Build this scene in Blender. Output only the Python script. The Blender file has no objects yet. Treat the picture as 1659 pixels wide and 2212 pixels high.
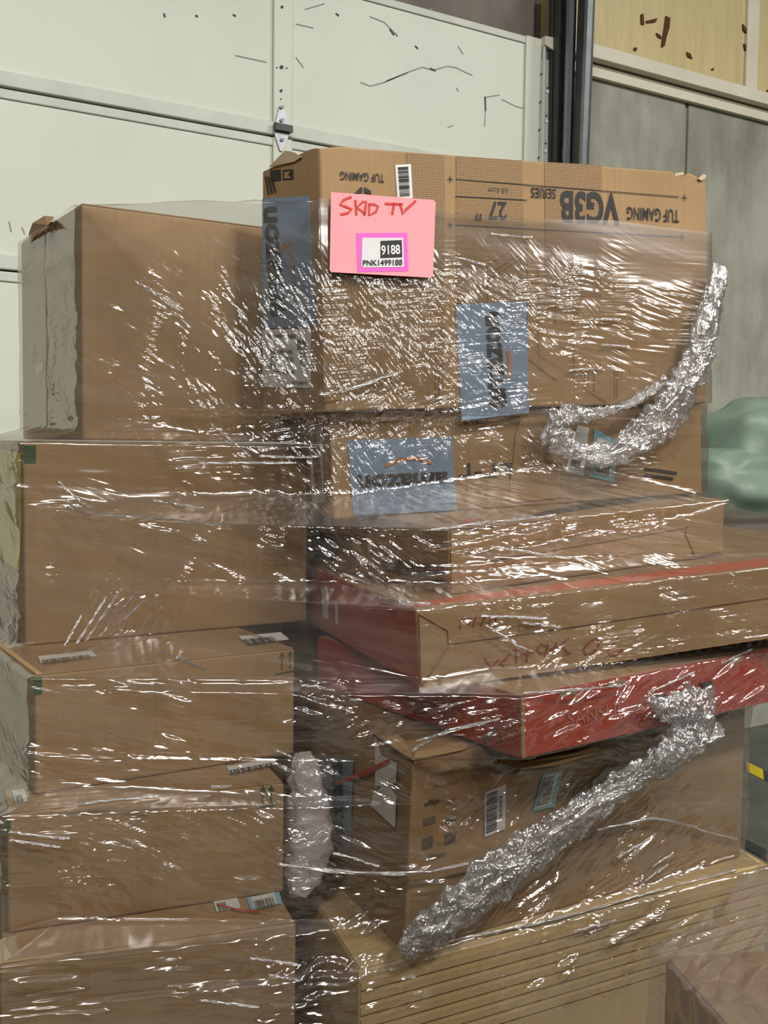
import bpy, bmesh, math, random
import numpy as np
from mathutils import Vector
from math import sin, cos, radians, atan, pi

random.seed(4)
rng = np.random.default_rng(7)
sc = bpy.context.scene
COL = sc.collection

# ------------------------------------------------------------------ camera
F, CX, CY, HZ = 2300.0, 829.5, 1106.0, 960.0          # in pixels of the 1659x2212 photograph
YAW, PIT, ROLL = radians(32), atan((CY - HZ) / F), .012
CAM = np.array([0, 0, 1.55])
fw0 = np.array([sin(YAW), cos(YAW), 0]); r0 = np.array([cos(YAW), -sin(YAW), 0]); zu = np.array([0, 0, 1.])
FW = fw0 * cos(PIT) - zu * sin(PIT); u0 = zu * cos(PIT) + fw0 * sin(PIT)
RT = r0 * cos(ROLL) + u0 * sin(ROLL); UP = u0 * cos(ROLL) - r0 * sin(ROLL)
cd = bpy.data.cameras.new('camera'); cam = bpy.data.objects.new('camera', cd); COL.objects.link(cam)
cd.sensor_fit = 'VERTICAL'; cd.sensor_height = 24; cd.lens = F / 2212 * 24; cd.clip_start = .02
from mathutils import Matrix
M = Matrix(((RT[0], UP[0], -FW[0], CAM[0]), (RT[1], UP[1], -FW[1], CAM[1]), (RT[2], UP[2], -FW[2], CAM[2]), (0, 0, 0, 1)))
cam.matrix_world = M
sc.camera = cam

# ------------------------------------------------------------------ light
w = bpy.data.worlds.new('warehouse_air'); sc.world = w; w.use_nodes = True
bg = w.node_tree.nodes['Background']; bg.inputs[0].default_value = (.98, 1.0, .95, 1); bg.inputs[1].default_value = .13
LAMPS = [(x, y, 6.3) for y in (-2.9, -7.8, -12.8) for x in (-3.4, 1.9, 7.2)]     # ceiling fixtures in rows behind the viewer, all alike
for (x, y, z) in LAMPS:
    ld = bpy.data.lights.new('ceiling_lamp_offscreen', 'AREA'); ld.shape = 'RECTANGLE'; ld.size = 1.5; ld.size_y = .6
    ld.energy = 560; ld.color = (1, .97, .92)
    lo = bpy.data.objects.new('ceiling_lamp_offscreen', ld); COL.objects.link(lo); lo.location = (x, y, z)
vs = sc.view_settings
vs.view_transform = 'Standard'; vs.look = 'None'; vs.gamma = 1; vs.use_curve_mapping = False; vs.exposure = -.58
sc.cycles.transparent_max_bounces = 9; sc.cycles.max_bounces = 5; sc.cycles.diffuse_bounces = 3; sc.cycles.glossy_bounces = 2; sc.cycles.adaptive_threshold = .025
sc.cycles.caustics_reflective = False; sc.cycles.caustics_refractive = False

# ------------------------------------------------------------------ pixel helpers: a pixel gives a direction, the surface gives the distance
def ray(x, y): return FW + RT * ((x - CX) / F) - UP * ((y - CY) / F)
def P(x, y, Z):
    d = ray(x, y); return CAM + d * (Z / (d @ fw0))
def PZ(x, y, z):
    d = ray(x, y); return CAM + d * ((z - CAM[2]) / d[2])
def PY(x, y, yy):
    d = ray(x, y); return CAM + d * ((yy - CAM[1]) / d[1])
def proj(p):
    v = np.asarray(p) - CAM; k = v @ FW
    return CX + F * (v @ RT) / k, CY - F * (v @ UP) / k

# ------------------------------------------------------------------ materials
MATS = {}
def srgb(r, g, b):
    f = lambda c: ((c / 255 + .055) / 1.055) ** 2.4 if c > 10 else c / 255 / 12.92
    return (f(r), f(g), f(b), 1)
def newmat(name):
    m = bpy.data.materials.new(name); m.use_nodes = True; MATS[name] = m
    nt = m.node_tree; return m, nt, nt.nodes['Principled BSDF']
def node(nt, t, **kw):
    n = nt.nodes.new(t)
    for k, v in kw.items(): setattr(n, k, v)
    return n
def plain(name, col, rough=.6, var=.0, scale=8, metal=0, bump=0, bscale=60, stretch=(1, 1, 1), spec=.4):
    m, nt, b = newmat(name); L = nt.links.new
    b.inputs['Roughness'].default_value = rough; b.inputs['Metallic'].default_value = metal
    b.inputs['Specular IOR Level'].default_value = spec
    b.inputs['Base Color'].default_value = col
    if var or bump:
        tc = node(nt, 'ShaderNodeTexCoord'); mp = node(nt, 'ShaderNodeMapping'); L(tc.outputs['Object'], mp.inputs[0]); mp.inputs['Scale'].default_value = stretch
    if var:
        n = node(nt, 'ShaderNodeTexNoise'); n.inputs['Scale'].default_value = scale; n.inputs['Detail'].default_value = 6; L(mp.outputs[0], n.inputs[0])
        r = node(nt, 'ShaderNodeValToRGB'); L(n.outputs[0], r.inputs[0])
        r.color_ramp.elements[0].position = .28; r.color_ramp.elements[1].position = .72
        r.color_ramp.elements[0].color = tuple(c * (1 - var) for c in col[:3]) + (1,)
        r.color_ramp.elements[1].color = tuple(min(1, c * (1 + var)) for c in col[:3]) + (1,)
        L(r.outputs[0], b.inputs['Base Color'])
    if bump:
        n2 = node(nt, 'ShaderNodeTexNoise'); n2.inputs['Scale'].default_value = bscale; n2.inputs['Detail'].default_value = 4; L(mp.outputs[0], n2.inputs[0])
        bp = node(nt, 'ShaderNodeBump'); bp.inputs['Strength'].default_value = bump; bp.inputs['Distance'].default_value = .004
        L(n2.outputs[0], bp.inputs['Height']); L(bp.outputs[0], b.inputs['Normal'])
    return m
def cardboard(name, col):
    m, nt, b = newmat(name); L = nt.links.new
    tc = node(nt, 'ShaderNodeTexCoord')
    n = node(nt, 'ShaderNodeTexNoise'); n.inputs['Scale'].default_value = 5; n.inputs['Detail'].default_value = 8; L(tc.outputs['Object'], n.inputs[0])
    mp = node(nt, 'ShaderNodeMapping'); mp.inputs['Scale'].default_value = (170, 170, 2.5); L(tc.outputs['Object'], mp.inputs[0])
    n2 = node(nt, 'ShaderNodeTexNoise'); n2.inputs['Scale'].default_value = 1; n2.inputs['Detail'].default_value = 1; L(mp.outputs[0], n2.inputs[0])
    r = node(nt, 'ShaderNodeValToRGB'); L(n.outputs[0], r.inputs[0])
    r.color_ramp.elements[0].position = .25; r.color_ramp.elements[1].position = .75
    r.color_ramp.elements[0].color = tuple(c * .86 for c in col[:3]) + (1,); r.color_ramp.elements[1].color = tuple(c * 1.12 for c in col[:3]) + (1,)
    mx = node(nt, 'ShaderNodeMixRGB', blend_type='MULTIPLY'); mx.inputs[0].default_value = .16
    L(r.outputs[0], mx.inputs[1]); L(n2.outputs[0], mx.inputs[2]); L(mx.outputs[0], b.inputs['Base Color'])
    b.inputs['Roughness'].default_value = .72; b.inputs['Specular IOR Level'].default_value = .25
    bp = node(nt, 'ShaderNodeBump'); bp.inputs['Strength'].default_value = .25; bp.inputs['Distance'].default_value = .0015
    L(n2.outputs[0], bp.inputs['Height']); L(bp.outputs[0], b.inputs['Normal'])
    return m
KRAFT = cardboard('kraft_cardboard', (.36, .23, .112, 1))
KRAFT2 = cardboard('tan_cardboard', (.38, .243, .119, 1))
KRAFT3 = cardboard('brown_cardboard', (.345, .213, .10, 1))
PALE = cardboard('pale_cardboard', (.60, .43, .21, 1))
RED = plain('red_print', (.40, .035, .012, 1), .45, .12, 4)
ORANGE = plain('orange_print', (.60, .13, .05, 1), .45, .12, 6)
INK = plain('black_ink', (.018, .017, .016, 1), .55)
GREYINK = plain('faded_ink', (.10, .08, .06, 1), .6)
REDINK = plain('red_marker', (.62, .035, .02, 1), .5)
DKRED = plain('dark_red_marker', (.24, .04, .02, 1), .6)
GREENTAPE = plain('green_print', (.03, .085, .03, 1), .5)
BLUE = plain('blue_grey_sticker', (.20, .285, .40, 1), .38, .05, 15)
SMILE = plain('ochre_print', (.38, .22, .07, 1), .5)
SMILE2 = plain('orange_smile', (.46, .19, .05, 1), .5)
WHITE = plain('white_paper', (.68, .69, .68, 1), .5, .04, 20)
CYAN = plain('pale_blue_paper', (.22, .50, .60, 1), .5)
PINK = plain('pink_paper', (.86, .34, .37, 1), .6, .03, 12)
MAGENTA = plain('magenta_paper', (.78, .12, .56, 1), .5)
YELLOW = plain('yellow_print', (.62, .46, .01, 1), .5, .2, 9)
DARK = plain('black_plastic', (.02, .02, .024, 1), .35)
CLEARTAPE = plain('brown_tape', (.40, .27, .15, 1), .22)
HALF, hnt, hb = newmat('halftone_print')
_uv = node(hnt, 'ShaderNodeUVMap'); _v = node(hnt, 'ShaderNodeTexVoronoi'); _v.inputs['Scale'].default_value = 260; _v.inputs['Randomness'].default_value = .15
hnt.links.new(_uv.outputs[0], _v.inputs[0]); _r = node(hnt, 'ShaderNodeValToRGB'); hnt.links.new(_v.outputs['Distance'], _r.inputs[0])
_r.color_ramp.elements[0].position = .30; _r.color_ramp.elements[0].color = (.16, .10, .052, 1); _r.color_ramp.elements[1].position = .48; _r.color_ramp.elements[1].color = (.37, .235, .115, 1)
hnt.links.new(_r.outputs[0], hb.inputs['Base Color']); hb.inputs['Roughness'].default_value = .65; hb.inputs['Specular IOR Level'].default_value = .25

DOORM = plain('door_white', (.68, .715, .61, 1), .42, .05, 1.6, bump=.08, bscale=25)
RAILM = plain('door_rail', (.62, .65, .56, 1), .45, .1, 6)
DIRT = plain('grime', (.09, .085, .07, 1), .8)
DIRT2 = plain('faint_grime', (.33, .33, .28, 1), .8)
STEEL = plain('galvanised_steel', (.32, .32, .34, 1), .38, .15, 30, metal=.75)
DSTEEL = plain('dark_steel', (.055, .06, .058, 1), .42, .2, 12, metal=.3)
GSTEEL = plain('grey_steel', (.20, .22, .235, 1), .38, .15, 14, metal=.35)
IVORY = plain('ivory_paint', (.70, .66, .53, 1), .5, .06, 5)
def concrete(name, a, b_, scale=1.6):
    m, nt, b = newmat(name); L = nt.links.new
    tc = node(nt, 'ShaderNodeTexCoord'); mp = node(nt, 'ShaderNodeMapping'); mp.inputs['Scale'].default_value = (2.2, 2.2, 1.3); L(tc.outputs['Object'], mp.inputs[0])
    n = node(nt, 'ShaderNodeTexNoise'); n.inputs['Scale'].default_value = scale; n.inputs['Detail'].default_value = 9; n.inputs['Roughness'].default_value = .62; L(mp.outputs[0], n.inputs[0])
    mp2 = node(nt, 'ShaderNodeMapping'); mp2.inputs['Scale'].default_value = (22, 22, .9); L(tc.outputs['Object'], mp2.inputs[0])
    n2 = node(nt, 'ShaderNodeTexNoise'); n2.inputs['Scale'].default_value = 1; n2.inputs['Detail'].default_value = 5; L(mp2.outputs[0], n2.inputs[0])
    ad = node(nt, 'ShaderNodeMath', operation='MULTIPLY_ADD'); ad.inputs[1].default_value = .14; L(n2.outputs[0], ad.inputs[0]); L(n.outputs[0], ad.inputs[2])
    r = node(nt, 'ShaderNodeValToRGB'); L(ad.outputs[0], r.inputs[0]); r.color_ramp.elements[0].position = .40; r.color_ramp.elements[1].position = .74
    r.color_ramp.elements[0].color = a; r.color_ramp.elements[1].color = b_
    L(r.outputs[0], b.inputs['Base Color']); b.inputs['Roughness'].default_value = .8
    bp = node(nt, 'ShaderNodeBump'); bp.inputs['Strength'].default_value = .15; bp.inputs['Distance'].default_value = .004; L(n.outputs[0], bp.inputs['Height']); L(bp.outputs[0], b.inputs['Normal'])
    return m
CONC = concrete('concrete_wall', (.205, .205, .16, 1), (.39, .395, .325, 1))
CONC2 = concrete('brown_grey_concrete', (.14, .12, .10, 1), (.215, .19, .16, 1))
FLOORM = concrete('concrete_floor', (.075, .077, .063, 1), (.125, .125, .105, 1), 2.5)
INSUL = plain('yellow_insulation', (.60, .50, .25, 1), .4, .08, 5, bump=.5, bscale=3, stretch=(6, 6, .7))
WOOD = plain('pallet_wood', (.36, .25, .14, 1), .7, .2, 9, stretch=(1, 6, 6))

def film_material(name, refl, haze, tint, rough, bscale, bdist, hazeattr=True, hazecol=(.86, .83, .82, 1), cap=.3):
    m = bpy.data.materials.new(name); m.use_nodes = True; nt = m.node_tree; L = nt.links.new
    for n in list(nt.nodes): nt.nodes.remove(n)
    out = node(nt, 'ShaderNodeOutputMaterial')
    uv = node(nt, 'ShaderNodeUVMap')
    hs = []
    for (rotz, sx, sy, k) in ((-.42, .07, 1.0, 1.0), (.05, .05, 1.2, 1.0)):
        mp = node(nt, 'ShaderNodeMapping'); mp.inputs['Rotation'].default_value = (0, 0, -rotz); L(uv.outputs[0], mp.inputs[0])
        mp2 = node(nt, 'ShaderNodeMapping'); mp2.inputs['Scale'].default_value = (sx * bscale, sy * bscale, 1); L(mp.outputs[0], mp2.inputs[0])
        n = node(nt, 'ShaderNodeTexNoise'); n.noise_dimensions = '2D'; n.inputs['Scale'].default_value = 1; n.inputs['Detail'].default_value = 1; L(mp2.outputs[0], n.inputs[0])
        mk = node(nt, 'ShaderNodeTexNoise'); mk.noise_dimensions = '2D'; mk.inputs['Detail'].default_value = 0; mk.inputs['Scale'].default_value = 7 + 3 * k; L(mp.outputs[0], mk.inputs[0])
        rm = node(nt, 'ShaderNodeMapRange'); rm.inputs[1].default_value = .42; rm.inputs[2].default_value = .66; L(mk.outputs[0], rm.inputs[0])
        mu = node(nt, 'ShaderNodeMath', operation='MULTIPLY'); L(n.outputs[0], mu.inputs[0]); L(rm.outputs[0], mu.inputs[1])
        mu2 = node(nt, 'ShaderNodeMath', operation='MULTIPLY'); L(mu.outputs[0], mu2.inputs[0]); mu2.inputs[1].default_value = k; hs.append(mu2)
    a1 = node(nt, 'ShaderNodeMath', operation='ADD'); L(hs[0].outputs[0], a1.inputs[0]); L(hs[1].outputs[0], a1.inputs[1])
    a2 = a1
    bp = node(nt, 'ShaderNodeBump'); bp.inputs['Strength'].default_value = 1; bp.inputs['Distance'].default_value = bdist
    if hazeattr:                                      # how crinkled the sheet is at this spot
        ac = node(nt, 'ShaderNodeAttribute', attribute_name='crinkle'); mc = node(nt, 'ShaderNodeMath', operation='MULTIPLY'); L(ac.outputs['Fac'], mc.inputs[0]); L(a2.outputs[0], mc.inputs[1]); L(mc.outputs[0], bp.inputs['Height'])
    else: L(a2.outputs[0], bp.inputs['Height'])
    fr = node(nt, 'ShaderNodeFresnel'); fr.inputs[0].default_value = 1.5; L(bp.outputs[0], fr.inputs[1])
    ml = node(nt, 'ShaderNodeMath', operation='MULTIPLY', use_clamp=True); ml.inputs[1].default_value = refl; L(fr.outputs[0], ml.inputs[0])
    mi = node(nt, 'ShaderNodeMath', operation='MINIMUM'); mi.inputs[1].default_value = cap; L(ml.outputs[0], mi.inputs[0])
    tr = node(nt, 'ShaderNodeBsdfTransparent'); tr.inputs[0].default_value = tint
    gl = node(nt, 'ShaderNodeBsdfGlossy'); gl.inputs[0].default_value = (1, .98, .97, 1); gl.inputs['Roughness'].default_value = rough; L(bp.outputs[0], gl.inputs['Normal'])
    df = node(nt, 'ShaderNodeBsdfDiffuse'); df.inputs[0].default_value = hazecol
    tl = node(nt, 'ShaderNodeBsdfTranslucent'); tl.inputs[0].default_value = hazecol
    hz = node(nt, 'ShaderNodeMixShader'); hz.inputs[0].default_value = .4; L(df.outputs[0], hz.inputs[1]); L(tl.outputs[0], hz.inputs[2])
    m1 = node(nt, 'ShaderNodeMixShader'); L(tr.outputs[0], m1.inputs[1]); L(hz.outputs[0], m1.inputs[2])
    if hazeattr:
        at = node(nt, 'ShaderNodeAttribute', attribute_name='haze'); L(at.outputs['Fac'], m1.inputs[0])
    else: m1.inputs[0].default_value = haze
    m2 = node(nt, 'ShaderNodeMixShader'); L(mi.outputs[0], m2.inputs[0]); L(m1.outputs[0], m2.inputs[1]); L(gl.outputs[0], m2.inputs[2])
    L(m2.outputs[0], out.inputs[0]); MATS[name] = m
    return m
FILM = film_material('stretch_film', 4.6, .05, (.91, .895, .87, 1), .15, 120, .0042)
ROPE = film_material('bunched_film', 4.2, .15, (.95, .95, .95, 1), .16, 160, .005, False, (.9, .92, .93, 1), .55)
CREASE = film_material('film_crease', 14, .12, (.96, .96, .96, 1), .20, 90, .002, False, (.9, .9, .9, 1), .6)
BAGM = film_material('white_bag_film', 2.0, .74, (.9, .9, .9, 1), .22, 60, .006, False, (.80, .74, .75, 1))
GREENF = plain('green_film', (.235, .32, .25, 1), .42, .28, 3, bump=.5, bscale=9)

# ------------------------------------------------------------------ builders
def tag(o, label=None, cat=None, group=None, kind=None):
    if label: o['label'] = label
    if cat: o['category'] = cat
    if group: o['group'] = group
    if kind: o['kind'] = kind
    return o
def empty(name, loc, label=None, cat=None, group=None, kind=None):
    o = bpy.data.objects.new(name, None); COL.objects.link(o); o.location = Vector(loc); o.empty_display_size = .05
    return tag(o, label, cat, group, kind)
LOCS = {}
def wloc(o):
    l = np.zeros(3)
    while o: l = l + np.array(o.location); o = o.parent
    return l
def mesh(name, V, Fs, mat, parent=None, smooth=False, uv=None, **kw):
    V = np.asarray(V, float)
    if parent is None:
        b = (V.min(0) + V.max(0)) / 2; b[2] = V[:, 2].min()
    else: b = wloc(parent)
    me = bpy.data.meshes.new(name); me.from_pydata((V - b).tolist(), [], Fs); me.materials.append(mat)
    if uv is not None:
        ul = me.uv_layers.new(name='UVMap'); uv = np.asarray(uv)
        li = np.empty(len(me.loops), int); me.loops.foreach_get('vertex_index', li); ul.data.foreach_set('uv', uv[li].astype(np.float32).ravel())
    if smooth: me.polygons.foreach_set('use_smooth', [True] * len(me.polygons))
    o = bpy.data.objects.new(name, me); COL.objects.link(o)
    if parent is None: o.location = Vector(b)
    else: o.parent = parent
    return tag(o, **kw)
def bm_mesh(name, bm, mat, parent=None, smooth=False, **kw):
    bmesh.ops.recalc_face_normals(bm, faces=bm.faces)
    bm.verts.ensure_lookup_table(); bm.verts.index_update()
    V = [v.co[:] for v in bm.verts]; Fs = [[v.index for v in f.verts] for f in bm.faces]; bm.free()
    return mesh(name, V, Fs, mat, parent, smooth, **kw)
HEXF = [(0, 3, 2, 1), (4, 5, 6, 7), (0, 1, 5, 4), (1, 2, 6, 5), (2, 3, 7, 6), (3, 0, 4, 7)]
def hexa(name, C8, mat, parent=None, bevel=.004, **kw):
    bm = bmesh.new(); vs_ = [bm.verts.new(tuple(c)) for c in C8]
    for f in HEXF: bm.faces.new([vs_[i] for i in f])
    if bevel: bmesh.ops.bevel(bm, geom=list(bm.edges), offset=bevel, segments=2, affect='EDGES', profile=.5)
    return bm_mesh(name, bm, mat, parent, **kw)
def aabb(lo, hi):
    a, b = lo, hi
    return np.array([(a[0], a[1], a[2]), (b[0], a[1], a[2]), (b[0], b[1], a[2]), (a[0], b[1], a[2]), (a[0], a[1], b[2]), (b[0], a[1], b[2]), (b[0], b[1], b[2]), (a[0], b[1], b[2])], float)
def bx(name, lo, hi, mat, parent=None, bevel=.002, **kw):
    return hexa(name, aabb(lo, hi), mat, parent, bevel, **kw)
def rot(yaw, roll, pit):
    c, s = cos(yaw), sin(yaw); A = np.array([[c, -s, 0], [s, c, 0], [0, 0, 1]])
    c, s = cos(roll), sin(roll); B = np.array([[c, 0, s], [0, 1, 0], [-s, 0, c]])
    c, s = cos(pit), sin(pit); D = np.array([[1, 0, 0], [0, c, -s], [0, s, c]])
    return A @ B @ D
def tilted(o, yaw, roll, pit, w_, d_, h_):
    A = rot(radians(yaw), radians(roll), radians(pit)); L = aabb((0, 0, 0), (w_, d_, h_))
    return np.array(o) + L @ A.T
def seat(C8, below, gap=.001):                       # rest the four bottom corners on the lid plane of the box below
    a, b, d = below[4], below[5], below[7]; n = np.cross(b - a, d - a); C8 = np.array(C8)
    for i in range(4): C8[i, 2] = a[2] - (n[0] * (C8[i, 0] - a[0]) + n[1] * (C8[i, 1] - a[1])) / n[2] + gap
    return C8
class Face:
    def __init__(s, p0, p1, p2):                 # p0 origin, p1 along, p2 up; normal towards the camera
        s.o = np.array(p0, float); u = np.array(p1) - s.o; s.u = u / np.linalg.norm(u)
        n = np.cross(s.u, np.array(p2) - s.o); n = n / np.linalg.norm(n)
        if n @ (CAM - s.o) < 0: n = -n
        s.n = n; s.v = np.cross(n, s.u)
        if s.v @ (np.array(p2) - s.o) < 0: s.v = -s.v
    def hit(s, x, y, off=0.0):
        d = ray(x, y); o = s.o + s.n * off
        return CAM + d * (((o - CAM) @ s.n) / (d @ s.n))
    def uv(s, p): return ((p - s.o) @ s.u, (p - s.o) @ s.v)
def front(C8): return Face(C8[0], C8[1], C8[4])
def left(C8): return Face(C8[3], C8[0], C8[7])
def top(C8): return Face(C8[4], C8[5], C8[7])
def patch(name, face, px, mat, parent, th=.0012, off=.0006, **kw):
    A = [face.hit(x, y, 0) for x, y in px]; n = len(A)
    lo = [a + face.n * off for a in A]; hi = [a + face.n * (off + th) for a in A]
    uv = [face.uv(a) for a in A] * 2
    Fs = [tuple(range(n, 2 * n))] + [(i, (i + 1) % n, n + (i + 1) % n, n + i) for i in range(n)]
    # orient the sheet outwards
    e = np.cross(hi[1] - hi[0], hi[2] - hi[1])
    if e @ face.n < 0: Fs = [tuple(reversed(f)) for f in Fs]
    return mesh(name, lo + hi, Fs, mat, parent, uv=uv, **kw)
def lerpq(q, s, t):
    q = np.array(q, float)
    return (q[0] * (1 - s) + q[1] * s) * (1 - t) + (q[3] * (1 - s) + q[2] * s) * t
def text(name, face, body, q, mat, parent, bold=.0, off=.003, **kw):
    """q: pixels of the text's own bottom-left, bottom-right, top-right, top-left"""
    cu = bpy.data.curves.new('t', 'FONT'); cu.body = body; cu.offset = bold; cu.resolution_u = 4
    to = bpy.data.objects.new('t', cu); COL.objects.link(to); bpy.context.view_layer.update()
    me = bpy.data.meshes.new_from_object(to.evaluated_get(bpy.context.evaluated_depsgraph_get()))
    V = np.array([v.co[:] for v in me.vertices]); Fs = [tuple(p.vertices) for p in me.polygons]
    bpy.data.objects.remove(to); bpy.data.curves.remove(cu); bpy.data.meshes.remove(me)
    a, b = V.min(0), V.max(0)
    W = [face.hit(*lerpq(q, (v[0] - a[0]) / (b[0] - a[0]), (v[1] - a[1]) / (b[1] - a[1])), off) for v in V]
    return mesh(name, W, Fs, mat, parent, **kw)
def strokes(name, face, lines, width, mat, parent, off=.003, **kw):
    o = None
    for ln in lines:                                  # every stroke is a piece of its own
        V, Fs = [], []
        A = np.array([face.hit(x, y, off) for x, y in ln])
        T = np.gradient(A, axis=0); T /= np.linalg.norm(T, axis=1)[:, None] + 1e-9
        S = np.cross(T, face.n) * width / 2
        A[0] -= T[0] * width / 2; A[-1] += T[-1] * width / 2
        for i in range(len(A)): V += [A[i] - S[i], A[i] + S[i]]
        for i in range(len(A) - 1): Fs.append((2 * i, 2 * i + 1, 2 * i + 3, 2 * i + 2))
        o = mesh(name, V, Fs, mat, parent, **kw)
    return o
def bars(name, face, q, n, mat, parent, off=.003, gap=.45, seed=1, **kw):
    """bar code: bars across the u direction of pixel quad q (bl, br, tr, tl)"""
    r_ = random.Random(seed); V, Fs = [], []; x = 0; ws = []
    for i in range(n): ws.append((r_.choice([1, 1, 2, 3]), r_.choice([1, 1, 2])))
    tot = sum(a + b for a, b in ws)
    for a, b in ws:
        s0, s1 = x / tot, (x + a) / tot; x += a + b; k = len(V)
        V += [face.hit(*lerpq(q, s, t), off) for s, t in ((s0, 0), (s1, 0), (s1, 1), (s0, 1))]; Fs.append((k, k + 1, k + 2, k + 3))
    return mesh(name, V, Fs, mat, parent, **kw)
def sub(q, s0, t0, s1, t1): return [lerpq(q, s0, t0), lerpq(q, s1, t0), lerpq(q, s1, t1), lerpq(q, s0, t1)]
def bar_label(face, q, parent, n=26, bar=(.08, .1, .92, .7), mat=None, seed=1, name='shipping_label', off=.0006):
    """q pixel quad bl, br, tr, tl; bars along the first direction"""
    lb = patch(name, face, q, mat or WHITE, parent, .0012, off)
    bars('barcode', face, sub(q, *bar), n, INK, lb, off + .0024, seed=seed)
    return lb
BODIES = []
def carton(C8, label, mat=KRAFT, name='carton', group=None, cat='box', flaps=True, bevel=.004):
    C8 = np.asarray(C8); BODIES.append(C8)
    b = C8.mean(0); b[2] = C8[:, 2].min()
    e = empty(name, b, label, cat, group)
    hexa('body', C8, mat, e, bevel)
    if flaps:                                     # two closing flaps and the tape over their joint, lying on the lid
        a, b_, c, d = C8[4], C8[5], C8[6], C8[7]; n = np.cross(b_ - a, d - a); n /= np.linalg.norm(n)
        m1, m2 = (a + d) / 2, (b_ + c) / 2
        k = (d - a) / np.linalg.norm(d - a) * .002; i1 = (b_ - a) / np.linalg.norm(b_ - a) * .003
        for q in ((a + i1 + k, b_ - i1 + k, m2 - i1 - k, m1 + i1 - k), (m1 + i1 + k, m2 - i1 + k, c - i1 - k, d + i1 - k)):
            hexa('flap', [p + n * .0002 for p in q] + [p + n * .003 for p in q], mat, e, .0008)
        t = (d - a) / np.linalg.norm(d - a) * .024
        hexa('packing_tape', [p + n * .0032 for p in (m1 - t, m2 - t, m2 + t, m1 + t)] + [p + n * .0037 for p in (m1 - t, m2 - t, m2 + t, m1 + t)], CLEARTAPE, e, 0)
    return e, C8

# ================================================================== the setting
floor = bx('floor', (-5, -5, -.1), (9, 4.4, 0), FLOORM, None, 0, kind='structure')
WY = 3.82
# --- concrete wall with joint, upper insulation
dr = PY(1168, 210, WY)[0]                          # right edge of the door
jx = PY(1496, 300, WY)[0]
lz0 = PY(1450, 172, WY)[2]
wall = empty('wall_back', (dr, 3.95, 0), kind='structure')
bx('wall_core', (-5, 3.98, 0), (9, 4.2, 6.4), CONC2, wall, 0)
bx('concrete_panel', (dr + .02, 3.86, 0), (jx - .012, 3.98, lz0 - .03), CONC, wall, .006)
bx('concrete_panel', (jx + .012, 3.86, 0), (9, 3.98, lz0 - .03), CONC, wall, .006)
bx('joint_filler', (jx - .012, 3.875, 0), (jx + .012, 3.98, lz0 - .03), plain('joint_filler', (.33, .28, .2, 1), .8), wall, 0)
dz = PY(1178, 84, WY)[2]
bx('header_panel', (-5, 3.90, dz - .3), (dr + .02, 3.98, 6.4), CONC2, wall, .004)
# --- ledge and insulation
led = empty('trim_1', (dr + 1, WY, lz0), kind='structure')
bx('ledge_face', (dr + .12, 3.78, lz0 - .012), (9, 3.80, lz0 + .05), IVORY, led, .003)
bx('ledge_shelf', (dr + .12, 3.80, lz0 - .012), (9, 3.98, lz0 + .006), IVORY, led, .002)
bx('ledge_angle', (dr + .12, 3.83, lz0 - .075), (9, 3.86, lz0 - .02), IVORY, led, .002)
sx = PY(1625, 100, 3.84)[0]
ins = empty('wall_upper', (sx, 3.9, lz0), kind='structure')
bx('insulation_panel', (dr + .12, 3.85, lz0 + .02), (sx - .045, 3.98, 6.4), INSUL, ins, .006)
bx('insulation_panel', (sx + .045, 3.85, lz0 + .02), (9, 3.98, 6.4), INSUL, ins, .006)
bx('batten', (sx - .045, 3.835, lz0 + .05), (sx + .045, 3.98, 6.4), IVORY, ins, .004)
insf = Face((0, 3.848, 0), (1, 3.848, 0), (0, 3.848, 1))
TEAR = plain('torn_paper', (.10, .035, .015, 1), .8, .3, 40)
for poly in ([(1437, 35), (1446, 40), (1444, 62), (1438, 80), (1434, 100), (1428, 102), (1430, 82), (1434, 60)], [(1394, 46), (1418, 40), (1415, 48), (1396, 50)], [(1383, 32), (1388, 30), (1390, 54), (1384, 52)],
             [(1603, 52), (1610, 62), (1625, 68), (1624, 74), (1612, 74), (1604, 66)], [(1605, 95), (1611, 98), (1612, 118), (1607, 106)], [(1353, 117), (1358, 117), (1357, 135), (1353, 134)], [(1482, 113), (1490, 117), (1494, 128), (1484, 122)],
             [(1369, 103), (1375, 104), (1372, 111), (1368, 108)], [(1652, 200), (1659, 192), (1662, 226), (1653, 226)], [(1416, 72), (1424, 76), (1428, 84), (1420, 80)], [(1537, 148), (1541, 149), (1540, 152), (1536, 151)]):
    patch('tear', insf, poly, TEAR, ins, .006, .001)
# --- sectional door
door = empty('door_1', (1.5, WY, 0), kind='structure')
dxl = -2.2
sH = .612; ztop = dz - .01
st0, st1 = PY(588, 140, WY)[0], PY(629, 140, WY)[0]
seams = [ztop - i * sH for i in range(7)]
zs1 = PY(30, 195, WY)[2]; seams = [ztop, zs1] + [zs1 - sH * i for i in range(1, 5)] + [.01]
for i in range(len(seams) - 1):
    a, b = seams[i + 1] + .006, seams[i]
    if b - a < .05: continue
    sec = bx('door_section', (dxl, WY, a), (dr, WY + .04, b), DOORM, door, .004)
    bx('bottom_rail', (dxl, WY - .012, a), (dr - .002, WY, a + .05), RAILM, sec, .004)
    bx('top_rail', (dxl, WY - .008, b - .035), (dr - .002, WY, b - .004), RAILM, sec, .004)
    for (xa, xb) in ((st0, st1), (st0 - 1.42, st1 - 1.42), (dr - .10, dr - .012)):
        s_ = bx('stile', (xa, WY - .016, a + .002), (xb, WY, b - .002), DOORM, sec, .004)
    bx('edge_strip', (dr - .012, WY - .03, a), (dr, WY + .03, b), RAILM, sec, .002)
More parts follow.
